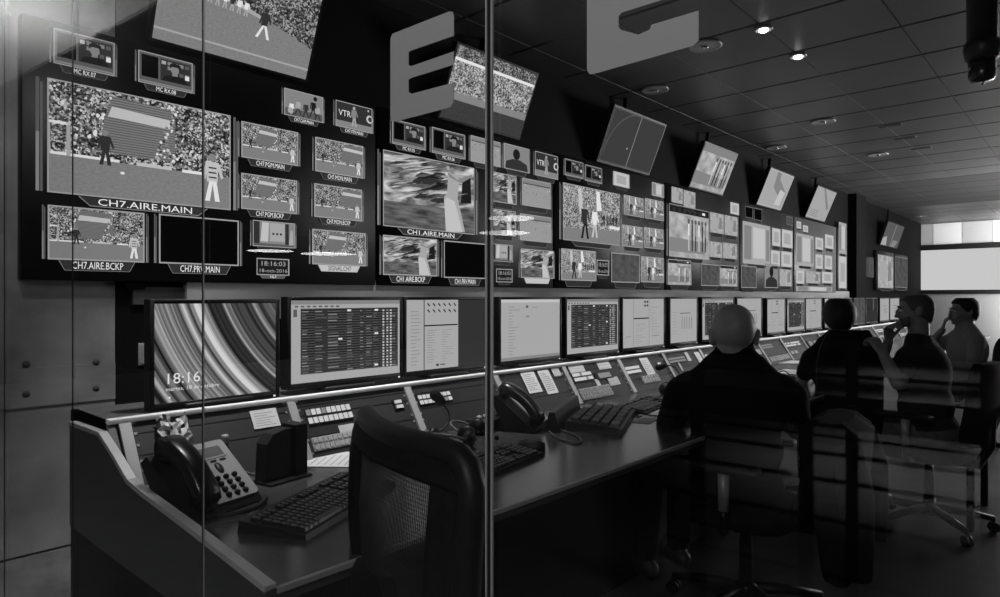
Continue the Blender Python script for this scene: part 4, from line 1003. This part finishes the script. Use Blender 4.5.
# ------------------------------------------------------------------ people
def remesh(mb, name, parent, mat, vox=.009, smooth=6):
    me = bpy.data.meshes.new('tmp'); me.from_pydata([tuple(p) for p in mb.v], [], mb.f)
    ob = bpy.data.objects.new('tmp', me); C.objects.link(ob)
    m = ob.modifiers.new('r', 'REMESH'); m.mode = 'VOXEL'; m.voxel_size = vox; m.use_smooth_shade = True
    s = ob.modifiers.new('s', 'SMOOTH'); s.iterations = smooth; s.factor = .5
    dg = bpy.context.evaluated_depsgraph_get(); dg.update()
    m2 = bpy.data.meshes.new_from_object(ob.evaluated_get(dg)); m2.name = name
    bpy.data.objects.remove(ob)
    m2.materials.clear(); m2.materials.append(MATS[mat])
    for p in m2.polygons: p.use_smooth = True; p.material_index = 0
    o = bpy.data.objects.new(name, m2); C.objects.link(o); o.parent = parent; return o
def hand_prims(wrist, d, up, curl, side):
    """palm from the wrist along d, back of the hand towards up; fingers bend away from up"""
    d = V(d).normalized(); up = V(up); up = (up-d*up.dot(d)).normalized(); lat = d.cross(up)*side
    w = V(wrist); L = []
    for k in range(4):
        o = lat*(.027-.018*k); L.append((w+o*.6+d*.015, w+o+d*.085, .013, .011))
    ln = (.040, .046, .042, .033)
    for k in range(4):
        o = lat*(.030-.020*k); p = w+o+d*.088; a = curl
        d1 = (d*math.cos(a)-up*math.sin(a)); q = p+d1*ln[k]
        d2 = (d*math.cos(a*2.1)-up*math.sin(a*2.1)); r_ = q+d2*ln[k]*.62; d3 = (d*math.cos(a*2.9)-up*math.sin(a*2.9))
        L += [(p, q, .0095, .0088), (q, r_, .0088, .0082), (r_, r_+d3*ln[k]*.5, .0082, .0072)]
    t0 = w+lat*.030+d*.025; t1 = t0+(lat*.75+d*.62-up*.2).normalized()*.042; t2 = t1+(lat*.25+d*.9-up*.35).normalized()*.032
    L += [(w+d*.02+lat*.012, t0, .016, .014), (t0, t1, .0125, .0105), (t1, t2, .0105, .0085)]
    return L
def person(loc, rz, label, sk, build):
    """build: dict of joints in local metres (person faces +y, right hand +x)"""
    rt = empty('person', loc, rz, label, 'person')
    b = build; sc = b.get('bulk', 1.); shz = b.get('shz', .94)
    body, shirt, pants = MB(), MB(), MB()
    lean = b.get('lean', 0.)      # forward shift of shoulders
    ty = lambda z: lean*(z-.52)/.48
    def torso(mb, g):
        for c, r in (((0, -.01+ty(.55), .545), (.172, .13, .11)), ((0, ty(.68), .68), (.155*sc, .125*sc, .15)), ((0, ty(.86), .86), (.178*sc, .128*sc, .18))):
            mb.ell(c, (r[0]+g, r[1]+g, r[2]+g), 'skin', 16)
        mb.cap((-.15*sc, ty(.955), shz+.015), (.15*sc, ty(.955), shz+.015), .060*sc+g, .060*sc+g, 'skin', 16)
        mb.cap((-.075, ty(1.02)-.01, 1.005), (.075, ty(1.02)-.01, 1.005), .050+g, .050+g, 'skin', 16); mb.cap((-.14*sc, ty(.97)-.01, shz+.025), (-.03, ty(1.05)-.01, 1.055), .05+g, .042+g, 'skin'); mb.cap((.14*sc, ty(.97)-.01, shz+.025), (.03, ty(1.05)-.01, 1.055), .05+g, .042+g, 'skin')
    torso(body, 0); torso(shirt, .012)
    nk = V((0, ty(1.03), 1.03)); hd = V(b.get('head', (0, lean+.02, 1.19)))
    body.cap(nk, hd+V((0, -.015, -.06)), .064*b.get('hs', 1.), .060*b.get('hs', 1.), 'skin', 16); shirt.cap((0, ty(1.02), 1.02), (0, ty(1.05)+.0, b.get('col', 1.05)), .078*max(1., b.get('hs', 1.)*.96), .070*max(1., b.get('hs', 1.)*.98), 'skin', 16)
    R = M4.Rotation(b.get('hyaw', 0.), 3, 'Z') @ M4.Rotation(b.get('hpitch', 0.), 3, 'X')
    hp = lambda x, y, z: hd+R @ V((x, y, z))
    hs = b.get('hs', 1.)
    def he(c, r): body.ell(hp(*[q*hs for q in c]), [q*hs for q in r], 'skin', 16, R)
    he((0, -.008, .022), (.076, .096, .088)); he((0, .014, -.028), (.066, .078, .080)); he((0, .040, -.072), (.046, .048, .036))
    he((0, .086, .018), (.052, .014, .014)); he((0, .100, -.018), (.012, .020, .030)); he((0, .112, -.036), (.016, .014, .012))
    he((0, .092, -.066), (.026, .012, .006)); he((0, .090, -.078), (.022, .012, .007)); he((0, .082, -.100), (.022, .016, .016))
    for s in (-1, 1):
        he((s*.078, -.012, -.012), (.010, .020, .034)); he((s*.084, -.018, .006), (.008, .016, .016)); he((s*.044, .070, -.038), (.022, .022, .020))
    # arms
    for s, k in ((-1, 'L'), (1, 'R')):
        sh = V((s*.185*sc, ty(.95), shz)); el = V(b['el'+k]); wr = V(b['wr'+k])
        body.cap(sh, el, .050*sc, .040, 'skin'); body.cap(el, wr, .041, .027, 'skin')
        fe = b.get('sleeve', .62); m = sh.lerp(el, min(fe, 1.)); shirt.cap(sh, m, .064*sc, .056, 'skin')
        if fe > 1: shirt.cap(sh, el, .062*sc, .052, 'skin'); shirt.cap(el, el.lerp(wr, fe-1), .053, .040, 'skin')
        for (p, q, r0, r1) in hand_prims(wr, b.get('hd'+k, wr-el), b.get('hu'+k, (0, 0, 1)), b.get('curl'+k, .45), -s): body.cap(p, q, r0, r1, 'skin', 8)
        kn = V(b['kn'+k]); an = V(b['an'+k]); hpj = V((s*.09, .0, .535))
        body.cap(hpj, kn, .082, .056, 'skin'); body.cap(kn, an, .054, .038, 'skin')
        pants.cap(hpj, kn, .097, .070, 'skin'); pants.cap(kn, kn.lerp(an, .92), .069, .056, 'skin')
        fd = V((an.x-kn.x, .0, 0))*0+V((0, 1, 0)); fd = V(b.get('ft'+k, (0, 1, 0))).normalized()
        sb = MB(); sb.cap(an+V((0, 0, -.03))-fd*.04, an+fd*.15+V((0, 0, -.045)), .040, .034, 'shoe'); sb.cap(an+V((0, 0, .01)), an+V((0, 0, -.03))+fd*.05, .046, .044, 'shoe')
        body.cap(an, an+fd*.14+V((0, 0, -.04)), .034, .026, 'skin')
        remesh(sb, 'shoe', rt, 'shoe', .010, 3)
    pants.ell((0, -.01, .53), (.19, .15, .105), 'skin', 16)
    remesh(body, 'body', rt, sk, .0075, 4); remesh(shirt, 'shirt', rt, b.get('shirt', 'cloth_black'), .010, 5); remesh(pants, 'trousers', rt, b.get('pants', 'cloth_black'), .011, 4)
    for s in (-1, 1):
        mb = MB(); mb.ell(hp(s*.030*hs, .083*hs, .001), (.011, .011, .008), 'eye_white', 8); mb.ell(hp(s*.030*hs, .092*hs, .001), (.005, .004, .005), 'hair', 6); mb.build('eye', rt)
    for s in (-1, 1):
        mb = MB(); mb.tube([hp(s*.014, .100*hs, .020), hp(s*.030, .098*hs, .026), hp(s*.050, .086*hs, .020)], [.003, .004, .002], 'hair', 6); mb.build('eyebrow', rt)
    if b.get('hair'):
        mb = MB(); hh = b['hair']; rows = []
        th = b.get('hth', .010)
        def front(a):   # lowest z of the hairline by bearing a (0 = face)
            f = .5-.5*math.cos(a); K = ((0, .062), (.16, .058), (.27, .005), (.42, -.012), (.56, -.045), (1.01, -.095))
            for (f0, z0), (f1, z1) in zip(K, K[1:]):
                if f <= f1: return z0+(z1-z0)*(f-f0)/(f1-f0)
        n = 32
        for j in range(9):
            row = []
            for k in range(n):
                a = 2*PI*k/n; z0 = front(a); z = z0+(.094+th-z0)*math.sin(PI/2*j/8)
                kk = math.sqrt(max(1-min(max((z-.02)/(.092+th), -1), 1)**2, .0)); tt = th*(.4 if j == 0 else 1)
                if z < .022: kk = 1-.25*((.022-z)/.11)**2
                x, y = (.077+tt)*kk*math.sin(a), -.008+(.098+tt)*kk*math.cos(a)
                row.append(hp(x*hs, y*hs, z*hs))
            rows.append(row)
        mb.grid(rows, hh, True, True, False); mb.face(rows[-1], hh)
        o = mb.build('hair', rt); sm = o.modifiers.new('s', 'SOLIDIFY'); sm.thickness = .008; sm.offset = -1; sb = o.modifiers.new('d', 'SUBSURF'); sb.levels = 1; sb.render_levels = 1
    if b.get('beard'):
        mb = MB(); n = 16
        rows = [[hp(hs*(.068*math.sin(-1.35+2.7*k/n)), hs*(.020+.078*math.cos((-1.35+2.7*k/n)*.95)), hs*(zz-.02*math.cos((-1.35+2.7*k/n)))) for k in range(n+1)] for zz in (-.035, -.055, -.075, -.092)]
        mb.grid(rows, b['beard'], False, True); o = mb.build('beard', rt); sm = o.modifiers.new('s', 'SOLIDIFY'); sm.thickness = .012
    return rt
def floor_pt(u, t): r = ray(u, HZ); return V((r.x*t, r.y*t, 0))
# bald man seen from behind
b0 = floor_pt(735, 2.72); fz = math.atan2(-.90, .43)
person((b0.x, b0.y, 0), fz, 'bald man in a black long-sleeved top seen from behind, facing the monitors', 'skin', dict(
    head=(-.005, .035, 1.145), col=1.085, hyaw=.12, hpitch=-.06, lean=.03, bulk=1.14, shz=.895, sleeve=1.75, hs=1.15,
    elL=(-.27, .10, .74), wrL=(-.20, .34, .785), hdL=(.1, 1, -.05), elR=(.26, .15, .75), wrR=(.16, .37, .785), hdR=(-.1, 1, -.05), curlL=.3, curlR=.3,
    knL=(-.36, .22, .52), knR=(-.22, .40, .52), anL=(-.38, .22, .09), anR=(-.24, .40, .09), ftL=(-.7, .7, 0), ftR=(-.6, .8, 0)))
cb = b0+V((SY, -CY, 0))*.045; fc = V((-.12, .99, 0)); fzc = math.atan2(-fc.x, fc.y)
chair((cb.x, cb.y, 0), fzc, 'black office chair under the bald man', .44, .82, .45)
rt = empty('jacket', (cb.x, cb.y, 0), fzc, 'black jacket hanging low over the back of the chair under the bald man', 'jacket')
rows = []
for i in range(15):
    q = i/14; z = .845-.61*q; w = .215+.035*math.sin(PI*q)-.10*max(0, (q-.86)/.14)**2; f = .012+.004*math.sin(9*q)
    row = []
    for k in range(28):
        a = 2*PI*k/28; c, s_ = math.cos(a), math.sin(a)
        row.append(V((w*math.copysign(abs(c)**.5, c)*(.92 if i == 0 else 1), -.335-.03*q+(.085*(1-q)+.035)*math.copysign(abs(s_)**.7, s_)*(.4 if i in (0, 14) else 1)+f*math.sin(k*1.7), z)))
    rows.append(row)
mb = MB(); mb.grid(rows, 'cloth_black', True, True, True); mb.build('jacket_body', rt)
for sd in (-1, 1):
    mb = MB(); mb.tube([(sd*.19, -.40, .77), (sd*.235, -.43, .62), (sd*.24, -.44, .46), (sd*.23, -.435, .33)], [.055, .058, .050, .045], 'cloth_black', 12); mb.build('sleeve', rt)
# dark-haired man with his back to the glass in a high-backed chair
b1 = floor_pt(840, 4.05); fz1 = math.atan2(-.90, .43)
person((b1.x, b1.y, 0), fz1, 'dark-haired person seen from behind in a high-backed black chair', 'skin', dict(
    head=(0, .03, 1.175), hyaw=-.05, lean=.02, bulk=.88, shz=.92, sleeve=.7, hair='hair', hth=.022,
    elL=(-.19, .12, .78), wrL=(-.16, .36, .775), elR=(.19, .12, .78), wrR=(.2, .36, .775), hdL=(.1, 1, -.05), hdR=(-.1, 1, -.05),
    knL=(-.13, .42, .52), knR=(.13, .42, .52), anL=(-.13, .42, .09), anR=(.13, .42, .09)))
chair((b1.x, b1.y, 0), fz1, 'high-backed black office chair under the dark-haired person', .345, 1.11, .34, armr=False, lean=.03)
# man with his hand at his mouth, facing left
b2 = floor_pt(929, 3.75); f2 = V((.2, .98, 0)); fz2 = math.atan2(-f2.x, f2.y)
person((b2.x, b2.y, 0), fz2, 'man in a dark T-shirt and faded jeans resting his hand at his mouth', 'skin_dark', dict(
    head=(-.02, .06, 1.225), hs=.88, hth=.003, hyaw=.45, hpitch=-.06, lean=.05, sleeve=.6, hair='hair_grey', beard='hair_grey', shirt='cloth_dark', pants='denim',
    elR=(.10, .32, .86), wrR=(-.045, .195, 1.04), hdR=(-.35, -.15, .9), huR=(.3, .9, .2), curlR=.75,
    elL=(-.335, .02, .835), wrL=(-.335, .10, .985), hdL=(.05, .5, .8), huL=(-.4, -.6, .5), curlL=.9,
    knL=(-.15, .43, .53), knR=(.13, .43, .53), anL=(-.15, .40, .09), anR=(.13, .42, .09)))
chair((b2.x, b2.y, 0), fz2, 'black office chair under the man resting his hand at his mouth', .46, .95, .5)
# man further back with a cropped beard
b3 = floor_pt(972, 5.5); f3 = V((-.5, .86, 0)); fz3 = math.atan2(-f3.x, f3.y)
person((b3.x, b3.y, 0), fz3, 'man at the right in a grey short-sleeved shirt with his hand at his chin', 'skin_dark', dict(
    head=(0, .06, 1.185), hyaw=.05, hpitch=-.04, lean=.05, sleeve=.75, hair='hair', shirt='cloth_grey', pants='cloth_dark', hth=.014,
    elR=(.16, .30, .84), wrR=(.05, .20, 1.02), hdR=(-.3, -.1, .9), huR=(.3, .9, .2), curlR=.7,
    elL=(-.26, .10, .75), wrL=(-.12, .30, .74), hdL=(.5, .8, 0), curlL=.4,
    knL=(-.15, .43, .53), knR=(.13, .43, .53), anL=(-.15, .42, .09), anR=(.13, .42, .09)))
chair((b3.x, b3.y, 0), fz3, 'black office chair under the man in the grey short-sleeved shirt', .46, .95, .5)

# side table at the right edge
p = at_z(1000, 398, .72)
rt = empty('side_table', (p.x+.05, p.y-.25, 0), 0, 'dark side table at the right edge of the room behind the seated men', 'table')
mb = MB(); mb.bbox((-.35, -.45, .69), (.35, .40, .72), 'plastic_grey', .005); mb.build('tabletop', rt)
for sx in (-1, 1):
    for sy in (-1, 1):
        mb = MB(); mb.tube([(sx*.3, sy*.36, 0), (sx*.3, sy*.36, .69)], .02, 'plastic_black', 8); mb.build('leg', rt)
rt = empty('paper_cup', (p.x-.22, p.y+.02, .72), 0, 'small white cup on the side table at the right edge', 'cup')
mb = MB(); mb.lathe([(.001, 0), (.026, 0), (.036, .085), (.038, .087), (.034, .085), (.025, .004), (.001, .004)], 'paper', 20); mb.build('cup_wall', rt)

# ------------------------------------------------------------------ ceiling fittings
def downlight(u, v, label, lit=False):
    p = at_z(u, v, ZC)
    rt = empty('downlight', (p.x, p.y, ZC), 0, label, 'downlight', 'recessed ceiling downlights')
    mb = MB(); r = .10 if not lit else .05
    mb.lathe([(r*.82, .0), (r, -.002), (r*1.04, -.010), (r*.9, -.014), (r*.82, -.010)], 'alu_dark', 28); mb.build('trim_ring', rt)
    mb = MB(); mb.lathe([(.001, -.002), (r*.84, -.002), (r*.84, -.006), (.001, -.004)], 'void', 24); mb.build('reflector', rt)
    mb = MB(); mb.ell((0, 0, -.014), (r*.22 if not lit else r*.55,)*2+(.012,), 'lamp' if lit else 'chrome', 10); mb.build('lamp_bulb', rt)
    return p
L1 = downlight(763.5, 28, 'small lit downlight nearest the top edge of the photo', True)
L2 = downlight(798, 55, 'small lit downlight beyond the nearest lit one', True)
for u, v, lb in ((823, 121, 'dark round downlight above the tilted pale screen'), (878, 154, 'dark round downlight near the middle of the bright ceiling'), (655, 89, 'dark round downlight below the cut-off vinyl letter'),
                 (705, 45, 'dark round downlight beside the cut-off vinyl letter'), (776, 147, 'dark round downlight above the last dark stretch of displays'), (921, 216, 'far dark downlight in front of the pale wall')):
    downlight(u, v, lb)
for u, v, lb in ((890, 125.5, 'thin dark ceiling slot nearest the glass'), (905, 138, 'thin dark ceiling slot, middle of three'), (921, 148, 'thin dark ceiling slot, furthest of three')):
    p = at_z(u, v, ZC); mb = MB(); mb.box((-.03, -.09, -.006), (.03, .09, -.0005), 'void'); mb.box((-.035, -.095, -.003), (.035, .095, -.0004), 'alu_dark')
    o = mb.build('ceiling_slot'); o.location = (p.x, p.y, ZC); tag(o, lb, 'vent', 'slots in the ceiling')
# black camera housing hung from the ceiling
p = at_t(982, 62, 2.6)
rt = empty('ceiling_camera', (p.x, p.y, ZC), 0, 'black camera housing hanging from the ceiling at the top right', 'camera')
zt = lambda v: EYE+2.6*(HZ-v)/F
mb = MB(); mb.tube([(0, 0, 0), (0, 0, zt(44)-ZC)], .052, 'plastic_black', 16); mb.build('mount_column', rt)
mb = MB(); mb.lathe([(.001, zt(42)-ZC), (.058, zt(42)-ZC), (.064, zt(47)-ZC), (.056, zt(59)-ZC), (.050, zt(60)-ZC), (.001, zt(60)-ZC)], 'plastic_dark', 20); mb.build('collar', rt)
mb = MB(); mb.lathe([(.001, zt(59)-ZC), (.046, zt(59)-ZC), (.046, zt(77)-ZC), (.038, zt(81)-ZC), (.001, zt(82)-ZC)], 'plastic_gloss', 20); mb.build('housing', rt)
mb = MB(); mb.ell((0, 0, zt(82)-ZC), (.010, .010, .012), 'chrome', 8); mb.build('lens_nub', rt)

# ------------------------------------------------------------------ corridor on the near side of the glass (seen only as reflections)
mb = MB()
for z0, z1 in ((1.115, 1.145), (1.015, 1.027), (.835, .95), (.80, .806), (.735, .747), (.64, .652), (.5, .512), (.3, .312)):
    a = mirror(G0+GN*1.92+GD*-2.6); b = mirror(G0+GN*1.92+GD*.75); d = b-a
    mb.obox(V((a.x, a.y, z0)), d, -GN*.02, V((0, 0, z1-z0)), 'rail_black')
rail = empty('handrail', (mirror(G0+GN*1.92).x, mirror(G0+GN*1.92).y, 0), 0, 'black barred handrail mirrored faintly in the glass at the lower right', 'railing')
mb.build('rail_bars', rail, rail.location)
for u, w in ((696, .05), (805, .045), (851, .035), (990, .05)):
    q = at_pl(u, 400, G0+GN*1.92, GN); p = mirror(q); mb = MB(); mb.box((p.x-.03, p.y-w/2, 0), (p.x+.01, p.y+w/2, 1.12), 'rail_black'); mb.build('post', rail, rail.location)
ZS = 2.62
mb = MB(); mb.box((-14, -12, ZS), (-.12, 12, ZS+.08), 'ceiling_dark'); struct(mb, 'ceiling_corridor')
pa = G0-GN*.02
q0 = mirror(at_z(0, 90, ZS)); q1 = mirror(at_z(120, 0, ZS)); xl = (q0.x+q1.x)/2
mb = MB(); mb.box((xl, .9, ZS-.03), (.40, 9.0, ZS+.02), 'soffit'); struct(mb, 'soffit_corridor')
def hall_lamp(u, v, z, w, label):
    q = at_z(u, v, z); p = mirror(q); t = (q-V((0, 0, EYE))).xy.length/ray(u, v).xy.length; r = w*t/F/2
    rt = empty('ceiling_lamp', (p.x, p.y, z), 0, label, 'lamp', 'round corridor lamps')
    mb = MB(); mb.lathe([(.001, 0), (r, 0), (r, .004), (.001, .004)], 'hall_lamp', 28); mb.build('diffuser', rt)
    mb = MB(); mb.lathe([(.001, .006), (r*1.02, .006), (r*1.02, .06), (.001, .06)], 'plastic_dark', 28); mb.tube([(0, 0, .06), (0, 0, ZS-z)], .012, 'plastic_dark', 8); mb.build('lamp_housing', rt)
hall_lamp(511, 218.5, 2.45, 46, 'glowing round corridor lamp mirrored just right of the glass joint, upper one')
hall_lamp(504, 233, 2.45, 50, 'glowing round corridor lamp mirrored just right of the glass joint, lower one')
hall_lamp(270, 251, 2.45, 44, 'glowing round corridor lamp mirrored over the small clock window')
hall_lamp(326, 254, 2.45, 50, 'glowing round corridor lamp mirrored right of the clock window')

# ------------------------------------------------------------------ lights
def area(loc, target, size, energy, sizey=None, spread=PI):
    l = bpy.data.lights.new('area', 'AREA'); l.energy = energy; l.size = size; l.spread = spread
    if sizey: l.shape = 'RECTANGLE'; l.size_y = sizey
    o = bpy.data.objects.new('area_light', l); C.objects.link(o); o.location = loc
    o.rotation_euler = (V(target)-V(loc)).to_track_quat('-Z', 'Y').to_euler(); return o
def spot(loc, target, energy, ang, blend=.6, r=.05):
    l = bpy.data.lights.new('spot', 'SPOT'); l.energy = energy; l.spot_size = ang; l.spot_blend = blend; l.shadow_soft_size = r
    o = bpy.data.objects.new('spot_light', l); C.objects.link(o); o.location = loc
    o.rotation_euler = (V(target)-V(loc)).to_track_quat('-Z', 'Y').to_euler(); return o
def point(loc, energy, r=.1):
    l = bpy.data.lights.new('point', 'POINT'); l.energy = energy; l.shadow_soft_size = r
    o = bpy.data.objects.new('point_light', l); C.objects.link(o); o.location = loc; return o
# downlights over the desk
for x in (1.15, 2.1, 3.05, 4.0, 5.0, 6.2, 7.6, 9.0, 10.4): spot((x, 1.98, 2.84), (x, 2.3, .9), 210, .86, 1., .05)
# bright far end of the room
area((15.3, .6, 2.0), (16.7, .6, 2.62), .6, 190, 4.0)
area((11.5, -1.5, 1.5), (11.0, -.7, 2.88), 2.2, 420, 2.2)  # added unseen uplight without a fixture, brightens the ceiling
# corridor
spot((.17, 3.57, 2.10), (.17, 3.57, 3), 34, 2.9, .5, .03)
spot((.30, 1.9, 2.5), (.74, 2.86, 1.65), 30, 1.25, 1., .08)
area((-.9, .1, 2.5), (.5, .5, 1.5), .5, 20)
for u, v, e in ((900, 470, 130), (975, 470, 130), (900, 412, 200), (975, 412, 200), (920, 376, 190)):
    q = mirror(at_z(u, v, 0)); spot((q.x, q.y, 2.5), (q.x, q.y, 0), e, 1.35, .9, .2)
w = bpy.data.worlds.new('World'); bpy.context.scene.world = w; w.use_nodes = True
w.node_tree.nodes['Background'].inputs[0].default_value = (.5, .5, .5, 1); w.node_tree.nodes['Background'].inputs[1].default_value = .002

# ------------------------------------------------------------------ camera and view
cam = bpy.data.cameras.new('Camera'); co = bpy.data.objects.new('Camera', cam); C.objects.link(co)
cam.sensor_width = 36; cam.lens = F/1000*36; cam.shift_y = -(298.5-HZ)/1000; cam.clip_start = .02
co.location = (0, 0, EYE); co.rotation_euler = (PI/2, 0, math.atan2(SY, CY)-PI/2)
sc = bpy.context.scene; sc.camera = co
sc.view_settings.view_transform = 'Standard'; sc.view_settings.look = 'None'; sc.view_settings.gamma = 1; sc.view_settings.use_curve_mapping = False; sc.view_settings.exposure = 0
sc.cycles.max_bounces = 6; sc.cycles.diffuse_bounces = 3; sc.cycles.glossy_bounces = 3; sc.cycles.transparent_max_bounces = 12; sc.cycles.sample_clamp_indirect = 40
